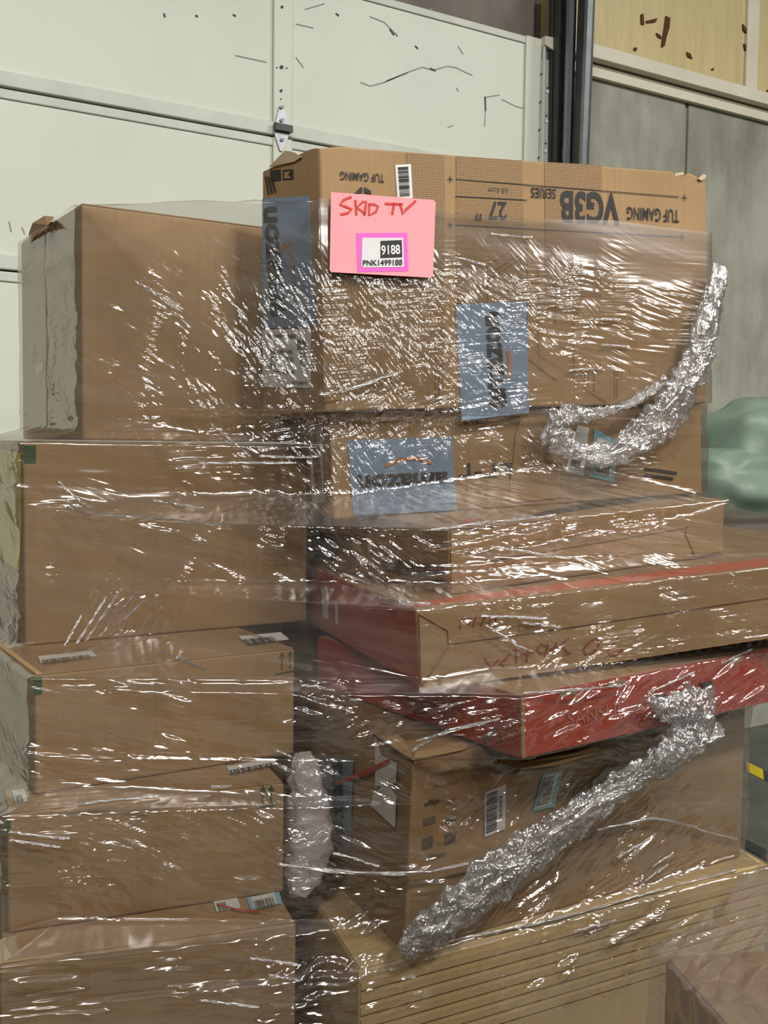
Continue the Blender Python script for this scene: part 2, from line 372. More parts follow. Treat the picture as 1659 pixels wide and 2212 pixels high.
dface = Face((0, WY - .017, 0), (1, WY - .017, 0), (0, WY - .017, 1))
def disc(name, face, x, y, rpx, mat, parent, th=.002, n=10): return patch(name, face, [(x + rpx * cos(2 * pi * i / n), y + rpx * sin(2 * pi * i / n)) for i in range(n)], mat, parent, th, .0005)
for (x, y, r) in ((609, 15, 3), (608, 145, 4), (607, 196, 3), (598, 146, 1.5), (619, 147, 1.5), (607, 214, 1.5)): disc('bolt_hole', dface, x, y, r, DIRT, door)
def hinge(px, py, k=1.0):
    q = lambda pts: [(px + a * k, py + b * k) for a, b in pts]
    h = patch('hinge', dface, q([(-13, -8), (-3, -48), (4, -48), (19, -4), (19, 10), (4, 50), (-2, 50), (-14, 14)]), STEEL, door, .005, .001, label='galvanised diamond hinge plate with dark knuckle')
    patch('knuckle', dface, q([(-17, -10), (20, -2), (21, 12), (-16, 6)]), DSTEEL, h, .02, .006)
    for a, b in ((1, -44), (1, -16), (2, 26)): disc('screw', dface, px + a * k, py + b * k, 4 * k, GSTEEL, h, .012)
hinge(606, 277)
dpan = Face((0, WY - .001, 0), (1, WY - .001, 0), (0, WY - .001, 1))
marks = [[(830, 178), (870, 160), (912, 145), (936, 152), (966, 143), (985, 146), (1003, 155), (1020, 162)], [(835, 175), (880, 158)], [(1078, 205), (1050, 210), (1049, 235), (1047, 272)], [(1085, 215), (1115, 230), (1142, 236)], [(800, 36), (830, 48), (858, 76)],
         [(660, 20), (700, 8)], [(780, 178), (800, 186), (830, 178)], [(640, 52), (676, 60)], [(510, 120), (575, 134)], [(968, 275), (978, 271)], [(640, 125), (655, 145)], [(930, 18), (940, 30)], [(20, 480), (24, 500)], [(48, 492), (53, 505)], [(852, 72), (858, 78)], [(990, 100), (1000, 116)], [(986, 190), (990, 196)]]
for m_ in marks: strokes('scuff_mark', dpan, [m_], .0045, DIRT2 if len(m_) > 4 else DIRT2, door, .0006)
for m_ in ([(727, 30), (731, 33)], [(505, 32), (508, 34)], [(355, 31), (356, 35)], [(424, 34), (426, 35)], [(52, 210), (60, 214)], [(843, 64), (850, 74)], [(1048, 210), (1049, 238)], [(898, 100), (902, 104)], [(930, 148), (940, 152)]):
    strokes('grime_spot', dpan, [m_], .007, DIRT, door, .0012)
# weather cover at the foot of the next section, yellowed
patch('yellowed_strip', dpan, [(-40, 548), (70, 560), (70, 588), (-40, 578)], IVORY, door, .006)
# --- door end stile, tracks
trk = empty('trim_2', (dr + .1, WY, 0), kind='structure')
es = Face((0, WY - .01, 0), (1, WY - .01, 0), (0, WY - .01, 1))
patch('end_plate', es, [(1166, 128), (1192, 134), (1184, 360), (1160, 352)], plain('pale_steel', (.46, .48, .44, 1), .45, .1, 9), trk, .012)
for i in range(7): disc('slot', Face((0, WY - .023, 0), (1, WY - .023, 0), (0, WY - .023, 1)), 1183 - i * .9 + (0 if i % 2 else -14), 160 + i * 30, 2.2, DIRT, trk, .001)
for i in range(3): disc('rivet', Face((0, WY - .023, 0), (1, WY - .023, 0), (0, WY - .023, 1)), 1182 - i * 2, 198 + i * 64, 4, WHITE, trk, .003)
def column(name, px0, px1, pxb0, pxb1, Yp, th, mat, parent, y0=-60, y1=420):
    f = Face((0, Yp, 0), (1, Yp, 0), (0, Yp, 1)); k_ = (1640 - y0) / (y1 - y0); y1 = 1640        # on down to the floor
    pxb0 = px0 + (pxb0 - px0) * k_; pxb1 = px1 + (pxb1 - px1) * k_
    return patch(name, f, [(px0, y0), (px1, y0), (pxb1, y1), (pxb0, y1)], mat, parent, th, 0)
column('track_back', 1186, 1218, 1182, 1212, WY - .02, .02, plain('track_brown', (.05, .04, .036, 1), .5), trk)
column('track_flange', 1199, 1208, 1192, 1200, WY - .05, .03, DSTEEL, trk)
column('track_web', 1216, 1228, 1207, 1216, WY - .07, .06, DSTEEL, trk)
column('track_lip', 1226, 1236, 1214, 1222, WY - .13, .02, GSTEEL, trk)
column('spring_tube', 1251, 1268, 1233, 1250, WY - .16, .06, DSTEEL, trk)
column('spring_tube_edge', 1266, 1277, 1248, 1257, WY - .22, .02, GSTEEL, trk)
patch('bracket', Face((0, WY - .12, 0), (1, WY - .12, 0), (0, WY - .12, 1)), [(1214, 318), (1240, 308), (1240, 340), (1214, 346)], DSTEEL, trk, .01)
patch('roller_bracket', es, [(1168, 82), (1190, 86), (1190, 100), (1204, 112), (1210, 124), (1190, 116), (1168, 100)], IVORY, trk, .03)
patch('gap_plate', es, [(1168, 100), (1196, 112), (1194, 134), (1166, 130)], GSTEEL, trk, .006)
# --- floor markings
ff = Face((0, 0, .0), (1, 0, 0), (0, 1, 0))
tape = [(1560, 1622), (1612, 1645), (1648, 1663), (1680, 1679), (1720, 1700), (1762, 1721), (1806, 1743), (1852, 1766), (1900, 1790)]
ft = empty('floor_tape', PZ(1640, 1660, 0), 'yellow and black hazard tape stuck on the concrete floor', 'tape')
for i in range(len(tape) - 1):
    (a, b), (c, d) = tape[i], tape[i + 1]
    patch('tape_block', ff, [(a, b), (c, d), (c - 4 + 6, d + 22), (a + 2, b + 22)], YELLOW if i % 2 else DARK, ft, .001)
sl = empty('floor_channel', PZ(1640, 1835, 0), 'dark steel channel set into the floor beside a green painted patch', 'channel')
patch('channel_edge', ff, [(1560, 1788), (1860, 1946), (1860, 1974), (1560, 1806)], DSTEEL, sl, .004)
patch('painted_patch', ff, [(1560, 1812), (1700, 1890), (1700, 2050), (1560, 2000)], plain('lime_paint', (.36, .38, .06, 1), .7, .3, 12), sl, .001)

# ================================================================== pallet load
pal = empty('pallet', (1.2, 1.9, 0), 'wooden pallet under the whole wrapped stack of boxes', 'pallet')
for i in range(9): bx('deck_board', (.36 + 0 * i, 1.36 + i * .128, .112), (2.1, 1.36 + i * .128 + .1, .132), WOOD, pal, .003)
for x in (.38, 1.18, 2.0): bx('stringer', (x, 1.36, 0), (x + .09, 2.48, .11), WOOD, pal, .004)

def quad_box(nl, nr, fr, fl, z0, z1): return np.array([(p[0], p[1], z) for z in (z0, z1) for p in (nl, nr, fr, fl)])
# ---- column of five cartons
L1, cL1 = carton(aabb((.594, 2.046, 1.552), (1.15, 2.52, 1.997)), 'large plain carton with crumpled upper corner, topmost in the column beside the monitor box', KRAFT2)
L2, cL2 = carton(aabb((.473, 2.004, 1.170), (1.061, 2.55, 1.545)), 'tall carton with yellow patch on its side, second from the top of its column', KRAFT)
L3, cL3 = carton(aabb((.429, 1.757, .968), (.905, 2.35, 1.166)), 'carton with two barcode labels on its lid and green arrows, under the yellow-patched carton', KRAFT)
def yawed(nl, w_, d_, yaw, z0, z1):
    e1 = np.array([cos(radians(yaw)), sin(radians(yaw))]); e2 = np.array([-e1[1], e1[0]]); nl = np.array(nl[:2])
    return quad_box(nl, nl + e1 * w_, nl + e1 * w_ + e2 * d_, nl + e2 * d_, z0, z1)
L4, cL4 = carton(yawed((.370, 1.697), .452, .6, -10, .772, .964), 'carton with a small white corner sticker and green arrows, fourth down its column', KRAFT)
L5, cL5 = carton(yawed((.338, 1.607), .455, .6, -12.7, .133, .768), 'deep carton with blue-edged label on its lid, bottom of its column on the pallet', KRAFT)
# ---- lower cartons of the other column
z6 = PZ(872, 2060, .70)[2]
n6 = P(872, 2060, 1.72); n6t = P(892, 1640, 1.72); z6, z6t = n6[2], n6t[2]
r6 = PZ(1600, 1852, z6); f6 = PZ(668, 1848, z6)
R7n = PZ(775, 2092, z6); R7r = PZ(1660, 1866, z6); R7f = PZ(655, 1905, z6)
d7 = (R7f - R7n)[:2]; d7 = d7 / np.linalg.norm(d7) * .7
R7, cR7 = carton(quad_box(R7n[:2], R7r[:2], R7r[:2] + d7, R7n[:2] + d7, .133, z6 - .004), 'long pale carton with a ribbed face on the pallet, under the printed carton', PALE)
d6 = (f6 - n6)[:2]; d6 = d6 / np.linalg.norm(d6) * .62
q6 = quad_box(n6[:2], r6[:2], r6[:2] + d6, n6[:2] + d6, z6, z6t)
q6[4, :2] = n6t[:2]; q6[5, 2] -= .0
R6, cR6 = carton(q6, 'large printed carton with torn white label and open flaps, under the red television box', KRAFT3, flaps=False)
# ---- flat television boxes
cR5 = tilted((1.093, 1.322, 1.0445), 1.2, -1.4, -.71, 1.0, .66, .1035)
R5, _ = carton(cR5, 'flat red television box with pale brand lettering, lowest of the flat boxes', KRAFT2, 'television_box', flaps=False)
cR4 = tilted((.978, 1.447, 1.150), -12.3, -4.05, -.23, 1.08, .68, .131)
R4, _ = carton(cR4, 'flat brown television box with orange edge and red handwriting on its end', KRAFT, 'television_box', flaps=False)
cR3 = tilted((1.08, 1.507, 1.283), -3.4, -3.71, 1.0, .66, .52, .122)
cR3 = seat(cR3, cR4)
R3, _ = carton(cR3, 'flat brown carton with black side print, on top of the orange-edged television box', KRAFT2, flaps=False)
cR2 = tilted((.998, 1.782, 1.408), -15, -2.4, -.3, .815, .215, .202)
cR2 = seat(cR2, cR3)
R2, _ = carton(cR2, 'brown box with a wide blue-grey sticker on its front, beneath the monitor box', KRAFT2, flaps=False)
# ---- monitor box, its left side pushed out of square
A = tilted((.965, 1.755, 1.609), -13, -1.7, -.33, .84, .2, .49)
bl_t = P(566, 372, 2.15); bl_b = P(567, 858, 2.15)
A[3] = bl_b; _d = ray(566, 372); _n = np.cross(A[4] - A[0], bl_b - A[0]); A[7] = CAM + _d * (((A[0] - CAM) @ _n) / (_d @ _n))   # side panel stays flat
A = seat(A, cR2); cR1 = A
R1b = A.mean(0); R1b[2] = A[:, 2].min()
R1 = empty('monitor_box', R1b, 'upside-down printed monitor box carrying the pink paper sign, top of the stack', 'box')
BODIES.append(A)
bm = bmesh.new()
NX, NZ = 24, 16
def bil(a, b, c, d, s, t): return (a * (1 - s) + b * s) * (1 - t) + (d * (1 - s) + c * s) * t
def grid(bm, fn, nu, nv):
    V = [[bm.verts.new(tuple(fn(i / nu, j / nv))) for i in range(nu + 1)] for j in range(nv + 1)]
    for j in range(nv):
        for i in range(nu): bm.faces.new((V[j][i], V[j][i + 1], V[j + 1][i + 1], V[j + 1][i]))
def crush(p):                                       # the two upper corners are dented
    p = np.array(p, float)
    for c, r_, k in ((A[5], .05, .014), (A[4], .035, .006)):
        dd = np.linalg.norm(p - c)
        if dd < r_: p = p + np.array([0, .2, -1]) * k * (1 - dd / r_) ** 1.5
    return p
for q in ((0, 1, 5, 4), (3, 0, 4, 7), (1, 2, 6, 5), (2, 3, 7, 6), (4, 5, 6, 7), (3, 2, 1, 0)):
    a, b, c, d = (A[i] for i in q); grid(bm, lambda s, t: crush(bil(a, b, c, d, s, t)), NX, NZ)
bmesh.ops.remove_doubles(bm, verts=bm.verts, dist=1e-5)
sharp = [e for e in bm.edges if len(e.link_faces) == 2 and e.calc_face_angle(0) > .6]
bmesh.ops.bevel(bm, geom=sharp, offset=.004, segments=2, affect='EDGES', profile=.5)
bm_mesh('body', bm, KRAFT2, R1)

# ---- cartons at the back of the load, behind the flat boxes
for k, (za, zb) in enumerate(((.133, .62), (.624, 1.10), (1.104, 1.545))):
    carton(aabb((1.09, 2.17, za), (1.96, 2.56, zb)), 'plain carton at the back of the pallet, %s of three behind the flat boxes' % ('lowest', 'middle', 'topmost')[k], KRAFT3)
# ---- prints, labels and torn pieces on the monitor box
f1 = Face(A[0], A[1], A[4]); l1 = Face(A[3], A[0], A[7])
for q in ([(878, 330), (960, 336), (960, 872), (880, 870)], [(985, 338), (1128, 347), (1132, 650), (985, 655)], [(1176, 350), (1298, 357), (1300, 640), (1178, 640)], [(700, 590), (878, 600), (880, 850), (708, 850)]):
    patch('halftone_band', f1, q, HALF, R1, .0003, .0008)
INKF = dict(off=.0022)
def up(x0, x1, y0, y1, sl=.068):                     # upside-down line of print: its own left is at the picture's right
    return [(x1, y0 + sl * (x1 - x0)), (x0, y0), (x0, y1), (x1, y1 + sl * (x1 - x0))]
text('lettering', f1, 'TUF GAMING', up(735, 830, 370, 388, .06), INK, R1, .01, **INKF)
text('lettering', f1, 'TUF GAMING', up(1355, 1467, 446, 474, .06), INK, R1, .01, **INKF)
text('lettering', f1, 'VG3B', up(1210, 1339, 410, 480, .055), INK, R1, .035, **INKF)
text('lettering', f1, 'SERIES', up(1147, 1201, 404, 426, .07), INK, R1, .012, **INKF)
text('lettering', f1, '27', up(1055, 1095, 434, 474, .03), INK, R1, .02, **INKF)
text('lettering', f1, '"', [(1042, 462), (1028, 461), (1026, 476), (1040, 477)], INK, R1, .02, **INKF)
text('lettering', f1, '68.6cm', up(1055, 1098, 404, 416, .05), GREYINK, R1, .0, **INKF)
strokes('print_rule', f1, [[(986, 387), (1466, 425)], [(985, 486), (1465, 511)], [(985, 424), (1138, 432)], [(968, 386), (978, 387)], [(973, 380), (973, 393)], [(1474, 426), (1484, 427)], [(1479, 420), (1479, 433)], [(1468, 511), (1478, 512)], [(1473, 505), (1473, 518)], [(968, 485), (978, 486)], [(973, 480), (973, 492)]], .0016, INK, R1, **INKF)
strokes('outline_drawing', f1, [[(1053, 575), (1139, 515), (1139, 540), (1053, 594), (1053, 575)], [(1139, 550), (1053, 606), (1053, 660)], [(1139, 550), (1139, 700)], [(1163, 517), (1163, 765), (1240, 820), (1240, 575), (1163, 517)], [(1200, 545), (1200, 700)], [(1240, 575), (1256, 598), (1238, 580)], [(1163, 795), (1203, 822)],
    [(941, 872), (942, 800), (960, 785)], [(948, 872), (949, 810)], [(941, 730), (942, 785), (952, 790)], [(1263, 800), (1263, 840), (1310, 870)], [(1272, 802), (1272, 835)], [(1283, 806), (1283, 846)], [(1328, 770), (1328, 860)], [(1334, 770), (1334, 860)], [(1140, 775), (1175, 800)]], .0012, GREYINK, R1, **INKF)
patch('print_emblem', f1, [(765, 418), (777, 406), (782, 404), (782, 416), (774, 419)], INK, R1, .0003, .002)
patch('print_emblem', f1, [(786, 416), (786, 404), (800, 412), (802, 420)], INK, R1, .0003, .002)
lab = bar_label(f1, [(884, 410), (889, 354), (853, 357), (855, 412)][::-1] and [(858, 430), (853, 357), (887, 355), (891, 428)], R1, 24, (.08, .18, .95, .85), seed=5)
# side face
patch('print_square', l1, [(584, 368), (607, 366), (608, 390), (586, 392)], INK, R1, .0004, .001)
patch('print_square', l1, [(612, 367), (634, 366), (635, 388), (612, 389)], INK, R1, .0004, .001)
patch('print_mark', l1, [(616, 372), (630, 371), (624, 378), (631, 385), (616, 386)], KRAFT2, R1, .0004, .002)
text('lettering', l1, 'oo', [(614, 355), (632, 352), (632, 345), (614, 348)], INK, R1, .01, off=.002)
strokes('print_stripe', l1, [[(574, 384), (580, 416)], [(580, 384), (587, 414)], [(588, 392), (594, 412)]], .006, INK, R1, .0025)
def amazon(face, quad, txtq, smile, parent, ink=INK, smat=SMILE, name='retail_sticker', lab=None, tip=None):
    s_ = patch(name, face, quad, BLUE, parent, .0008, .001)
    if lab: s_['label'] = lab
    text('lettering', face, 'amazon', txtq, ink, s_, .03, off=.0035)
    if smile: strokes('smile_mark', face, smile, .0065, smat, s_, .0035)
    return s_
amazon(l1, [(568, 430), (669, 423), (683, 704), (568, 710)], [(616, 682), (597, 446), (568, 447), (582, 684)], [[(632, 652), (635, 610), (632, 580), (625, 550), (612, 530)], [(607, 541), (612, 528), (626, 527)]], R1)
wl = patch('address_label', l1, [(568, 712), (672, 711), (672, 838), (570, 836)], WHITE, R1, .0008, .001)
patch('code_block', l1, [(645, 734), (664, 734), (664, 754), (645, 755)], GREYINK, wl, .0003, .003)
text('lettering', l1, 'CE 22', [(648, 790), (648, 760), (660, 760), (660, 790)], GREYINK, wl, .02, off=.0035)
for k, (x0, x1, y0, y1, n) in enumerate(((584, 634, 755, 764, 16), (584, 606, 770, 780, 8), (612, 636, 770, 779, 9), (580, 604, 784, 796, 8), (590, 636, 800, 806, 14), (578, 640, 722, 730, 18), (630, 664, 824, 830, 10))):
    bars('label_print', l1, [(x0, y1), (x1, y1), (x1, y0), (x0, y0)], n, GREYINK, wl, .0035, seed=k)
# torn corners
patch('torn_flap', l1, [(585, 362), (612, 334), (620, 326), (640, 330), (655, 340), (640, 350), (612, 356)], plain('inner_liner', (.55, .42, .26, 1), .8, .1, 30), R1, .002, .003)
body1 = [o for o in R1.children if o.name.startswith('body')][0]
for hole in ([(1452, 350), (1452, 366), (1458, 383), (1470, 381), (1482, 378), (1489, 370), (1489, 350)], [(1491, 350), (1491, 371), (1498, 377), (1508, 382), (1519, 372), (1519, 350)]):
    cut = patch('cutter', f1, hole, KRAFT2, R1, .040, -.030)
    cm = cut.data; bmc = bmesh.new(); bmc.from_mesh(cm)
    bmc.faces.new([v for v in list(bmc.verts)[:len(hole)]]); bmesh.ops.recalc_face_normals(bmc, faces=bmc.faces); bmc.to_mesh(cm); bmc.free()
    md = body1.modifiers.new('notch', 'BOOLEAN'); md.operation = 'DIFFERENCE'; md.solver = 'EXACT'; md.object = cut
    bpy.context.view_layer.update()
    nm_ = bpy.data.meshes.new_from_object(body1.evaluated_get(bpy.context.evaluated_depsgraph_get()))
    body1.modifiers.clear()
    if len(nm_.polygons) > 100: body1.data = nm_
    bpy.data.objects.remove(cut)
patch('torn_edge', f1, [(1506, 387), (1516, 377), (1523, 379), (1522, 386), (1512, 391)], MATS['inner_liner'], R1, .002, .002)
patch('torn_edge', f1, [(1461, 379), (1463, 372), (1480, 370), (1482, 376)], MATS['inner_liner'], R1, .0015, -.008)
# big stickers
amazon(f1, [(983, 658), (1138, 651), (1142, 892), (997, 908)], [(1096, 878), (1078, 672), (1048, 674), (1058, 882)], [[(1098, 760), (1102, 780), (1100, 800), (1096, 815)]], R1, smat=SMILE2)
f2 = front(cR2); l2 = left(cR2)
amazon(f2, [(750, 951), (975, 943), (987, 1101), (763, 1114)], [(968, 1018), (772, 1026), (774, 1054), (966, 1042)], [[(836, 1006), (860, 994), (890, 990), (912, 992)], [(912, 992), (930, 1000)]], R2, smat=SMILE2)
text('handwriting', f2, 'PL-L', [(1108, 1030), (990, 1030), (988, 1000), (1106, 1000)], INK, R2, .0, off=.003)
_x = lambda y: max(proj(cR2[3])[0], proj(cR2[7])[0]) + 3; tl_ = patch('shipping_label', l2, [(_x(0), 927), (_x(0) + 26, 924), (_x(0) + 34, 1086), (_x(0) + 8, 1088)], WHITE, R2, .0006, .001)
bars('barcode', l2, [(_x(0) + 12, 1060), (_x(0) + 5, 950), (_x(0) + 20, 948), (_x(0) + 27, 1058)], 22, GREYINK, tl_, .003)
strokes('print_stripe', l2, [[(668, 932), (672, 966)], [(678, 930), (682, 962)], [(678, 1010), (683, 1050)]], .005, INK, R2, .003)
for q, m_ in (([(1247, 918), (1272, 924), (1260, 1028), (1220, 1020)], WHITE), ([(1284, 925), (1334, 955), (1326, 1042), (1274, 1030)], CYAN)):
    lb = patch('shipping_label', f2, q, m_, R2, .0006, .001)
    patch('label_paper', f2, sub(q, .12, .12, .86, .9), WHITE, lb, .0004, .002)
    bars('barcode', f2, sub(q, .2, .5, .8, .86), 14, INK, lb, .0035)
strokes('print_stripe', f2, [[(1395, 1012), (1460, 1022)], [(1395, 1026), (1452, 1034)]], .006, INK, R2, .003)
patch('front_flap', f2, [(1124, 905), (1112, 940), (1107, 1000), (1101, 1040), (1100, 1086), (1160, 1080), (1215, 1074), (1212, 900)], KRAFT2, R2, .003, .0004)

# ---- flat carton under the sticker box
f3 = front(cR3); l3 = left(cR3); t3 = top(cR3)
patch('flap_panel', f3, [(972, 1147), (1140, 1130), (1500, 1086), (1556, 1080), (1545, 1098), (1478, 1140), (1300, 1170), (1140, 1196), (1050, 1212), (1010, 1245), (974, 1270)], KRAFT2, R3, .0025, .0005)
patch('corner_flap', f3, [(1500, 1104), (1562, 1084), (1556, 1190), (1500, 1202), (1478, 1150)], KRAFT, R3, .003, .0005)
patch('black_print', l3, [(672, 1150), (730, 1163), (730, 1212), (672, 1200)], INK, R3, .0005, .001)
patch('shipping_label', l3, [(762, 1164), (780, 1167), (780, 1192), (764, 1188)], WHITE, R3, .0005, .001)
patch('shipping_label', l3, [(796, 1168), (803, 1169), (803, 1194), (797, 1193)], WHITE, R3, .0005, .001)
bars('fine_print', l3, [(826, 1204), (960, 1222), (960, 1262), (826, 1232)], 26, INK, R3, .0025)
fo = patch('black_film_strip', t3, [(1130, 1122), (1270, 1100), (1400, 1082), (1500, 1072), (1480, 1066), (1300, 1080), (1180, 1104)], DARK, R3, .0008, .0001)
patch('red_print', t3, [(990, 1133), (1010, 1130), (1040, 1120), (1010, 1122)], RED, R3, .0006, .001)

# ---- orange-edged television box
f4 = front(cR4); l4 = left(cR4); t4 = top(cR4)
A4 = cR4
patch('red_side_print', l4, [proj(A4[0] + (A4[4] - A4[0]) * .01), proj(A4[3] + (A4[7] - A4[3]) * .01), proj(A4[7] - (A4[7] - A4[3]) * .01), proj(A4[4] - (A4[4] - A4[0]) * .01)], RED, R4, .0008, .0005)
e4 = (A4[7] - A4[4]) / np.linalg.norm(A4[7] - A4[4])
patch('orange_lid_print', t4, [proj(A4[4] + e4 * .004), proj(A4[5] + e4 * .004), proj(A4[5] + e4 * .10), proj(A4[4] + e4 * .05)], ORANGE, R4, .0008, .0005)
patch('end_flap', f4, [(1010, 1476), (905, 1489), (912, 1482), (968, 1398), (1120, 1378), (1660, 1300), (1700, 1372), (1120, 1460)], KRAFT, R4, .003, .0004)
patch('end_flap', f4, [(903, 1326), (1690, 1222), (1690, 1286), (1120, 1370), (968, 1390), (966, 1362)], KRAFT, R4, .003, .0004)
patch('end_flap', f4, [(904, 1330), (959, 1366), (961, 1396), (908, 1480)], KRAFT, R4, .003, .0004)
HW = dict(off=.0048)
strokes('handwriting', f4, [
    [(1335, 1380), (1322, 1396), (1312, 1408), (1318, 1415), (1332, 1416), (1344, 1404)],                                   # 2 (upside down)
    [(1292, 1378), (1275, 1386), (1262, 1400), (1264, 1414), (1280, 1412), (1294, 1396), (1292, 1380)],                     # 0
    [(1228, 1380), (1212, 1392), (1218, 1402), (1232, 1413), (1220, 1415)],                                                 # S
    [(1202, 1390), (1196, 1412)], [(1190, 1402), (1212, 1398)],                                                            # t
    [(1182, 1396), (1168, 1392), (1160, 1402), (1168, 1412), (1180, 1408), (1184, 1392), (1178, 1416)],                     # a
    [(1140, 1400), (1138, 1428)], [(1128, 1414), (1150, 1410)], [(1114, 1402), (1116, 1430)],                              # t i
    [(1102, 1412), (1092, 1424), (1080, 1434), (1088, 1438)], [(1076, 1426), (1062, 1442), (1052, 1430), (1048, 1422)]], .0042, DKRED, R4, **HW)
strokes('handwriting', f4, [[(994, 1356), (998, 1340), (1018, 1336), (1014, 1348)], [(1022, 1352), (1028, 1334)], [(1040, 1350), (1046, 1334), (1060, 1334), (1056, 1352)], [(1070, 1352), (1072, 1334)]], .0038, DKRED, R4, **HW)
patch('shipping_label', l4, [(696, 1270), (710, 1272), (711, 1338), (699, 1334)], WHITE, R4, .0005, .0016)
patch('shipping_label', l4, [(725, 1298), (731, 1299), (732, 1349), (727, 1347)], WHITE, R4, .0005, .0016)

# ---- red television box
f5 = front(cR5); l5 = left(cR5); t5 = top(cR5)
e5 = (cR5[1] - cR5[0]) / np.linalg.norm(cR5[1] - cR5[0])
patch('red_front_print', f5, [proj(cR5[i] + e5 * s * .003) for i, s in ((0, 1), (1, -1), (5, -1), (4, 1))], RED, R5, .0008, .0005)
patch('red_side_print', l5, [proj(cR5[i]) for i in (3, 0, 4, 7)], RED, R5, .0006, .0005)
patch('corner_edge', f5, [proj(p) for p in (cR5[4] + e5 * .001, cR5[4] + e5 * .008, cR5[0] + e5 * .008, cR5[0] + e5 * .001)], KRAFT3, R5, .0012, .0012)
text('lettering', f5, 'SANSUI', [(1228, 1570), (1340, 1546), (1338, 1516), (1226, 1540)], plain('pale_red_print', (.50, .13, .08, 1), .5), R5, .005, off=.003)
patch('brand_emblem', f5, [(1182, 1572), (1196, 1540), (1204, 1538), (1192, 1570)], plain('pale_red_emblem', (.47, .11, .07, 1), .5), R5, .0005, .0018)
patch('brand_emblem', f5, [(1200, 1562), (1206, 1540), (1222, 1536), (1210, 1560)], MATS['pale_red_emblem'], R5, .0005, .0018)
d5 = (cR5[0] - cR5[4]) / np.linalg.norm(cR5[0] - cR5[4])
for x_, y_ in ((1225, 1480), (1330, 1460), (1588, 1410)):          # tabs tucked in along the upper edge of the front
    u_ = (f5.hit(x_, y_) - cR5[4]) @ e5
    patch('tuck_tab', f5, [proj(cR5[4] + e5 * (u_ + a_) + d5 * b_) for a_, b_ in ((-.02, .005), (.02, .005), (.02, .014), (-.02, .014))], KRAFT3, R5, .002, .0014)
patch('cable_clip', f5, [(1406, 1500), (1430, 1496), (1440, 1516), (1406, 1522)], DARK, R5, .004, .0018)
patch('cable_clip', f5, [(1508, 1474), (1532, 1470), (1532, 1488), (1520, 1484)], DARK, R5, .006, .0018)

# ---- printed carton with open flaps
f6_ = front(cR6); l6 = left(cR6)
def bent_flap(name, px, f, lift, parent, mat, th=.003):
    """flap standing off the top edge: lower pixels on the edge, upper pixels pushed outwards by lift"""
    V = []; n = len(px)
    for (x, y), k in zip(px, lift): V.append(f.hit(x, y, k))
    V = V + [v - f.n * th for v in V]
    Fs = [tuple(range(n)), tuple(reversed(range(n, 2 * n)))] + [(i, (i + 1) % n, n + (i + 1) % n, n + i) for i in range(n)]
    return mesh(name, V, Fs, mat, parent)
bent_flap('open_flap', [(893, 1642), (1000, 1620), (1012, 1612), (1004, 1602), (960, 1606), (900, 1622)], f6_, [.004, .004, .004, -.02, -.03, -.01], R6, KRAFT2)
bent_flap('open_flap', [(890, 1640), (840, 1608), (800, 1580), (790, 1560), (820, 1552), (870, 1600)], l6, [.004, .004, .004, -.015, -.03, -.02], R6, KRAFT2)
bent_flap('curled_flap', [(1040, 1594), (1070, 1572), (1082, 1605), (1100, 1634), (1130, 1648), (1200, 1640), (1290, 1612), (1300, 1622), (1210, 1652), (1128, 1662), (1085, 1650), (1066, 1622)], f6_, [.02, .055, .06, .06, .055, .05, .045, .02, .02, .02, .02, .02], R6, KRAFT2)
amazon(l6, [(702, 1632), (764, 1640), (758, 1838), (700, 1830)], [(738, 1640), (744, 1800), (722, 1800), (716, 1640)], None, R6)
patch('torn_label', l6, [(812, 1592), (824, 1630), (842, 1640), (858, 1648), (856, 1690), (834, 1700), (812, 1696)], WHITE, R6, .0006, .001)
patch('torn_label', l6, [(832, 1694), (846, 1704), (857, 1720), (854, 1788), (802, 1740), (808, 1716)], WHITE, R6, .0006, .001)
patch('red_tape', l6, [(712, 1688), (780, 1668), (845, 1638), (843, 1650), (790, 1676), (722, 1698)], plain('red_tape', (.45, .03, .03, 1), .4), R6, .0008, .0022)
GI = dict(off=.0025)
text('lettering', f6_, 'Environment', [(930, 1680), (1008, 1662), (1007, 1654), (930, 1672)], GREYINK, R6, .0, **GI)
text('lettering', f6_, 'disposal', [(938, 1704), (990, 1692), (990, 1682), (938, 1694)], GREYINK, R6, .0, **GI)
text('lettering', f6_, 'dlp', [(917, 1746), (950, 1736), (950, 1722), (918, 1730)], INK, R6, .01, **GI)
text('lettering', f6_, '25', [(966, 1736), (986, 1730), (986, 1722), (967, 1728)], GREYINK, R6, .0, **GI)
text('lettering', f6_, 'MORE', [(925, 1856), (962, 1848), (962, 1838), (925, 1846)], GREYINK, R6, .01, **GI)
for k, q in enumerate(([(914, 1784), (940, 1776), (940, 1762), (914, 1768)], [(962, 1778), (984, 1772), (984, 1764), (963, 1770)], [(912, 1836), (934, 1828), (934, 1804), (912, 1812)], [(960, 1824), (982, 1818), (984, 1794), (962, 1800)])):
    patch('print_pictogram', f6_, q, GREYINK, R6, .0004, .001)
q = [(1046, 1808), (1046, 1712), (1092, 1694), (1090, 1790)]
lb = patch('shipping_label', f6_, q, WHITE, R6, .0006, .001); bars('barcode', f6_, sub(q, .06, .1, .94, .62), 26, INK, lb, .003, seed=9); bars('label_print', f6_, sub(q, .25, .72, .8, .88), 12, GREYINK, lb, .003, seed=3)
q = [(1150, 1752), (1172, 1672), (1214, 1664), (1196, 1742)]
lb = patch('shipping_label', f6_, q, CYAN, R6, .0006, .001); patch('label_paper', f6_, sub(q, .08, .12, .96, .8), WHITE, lb, .0004, .002); bars('barcode', f6_, sub(q, .12, .16, .9, .7), 18, GREYINK, lb, .0035, seed=2)

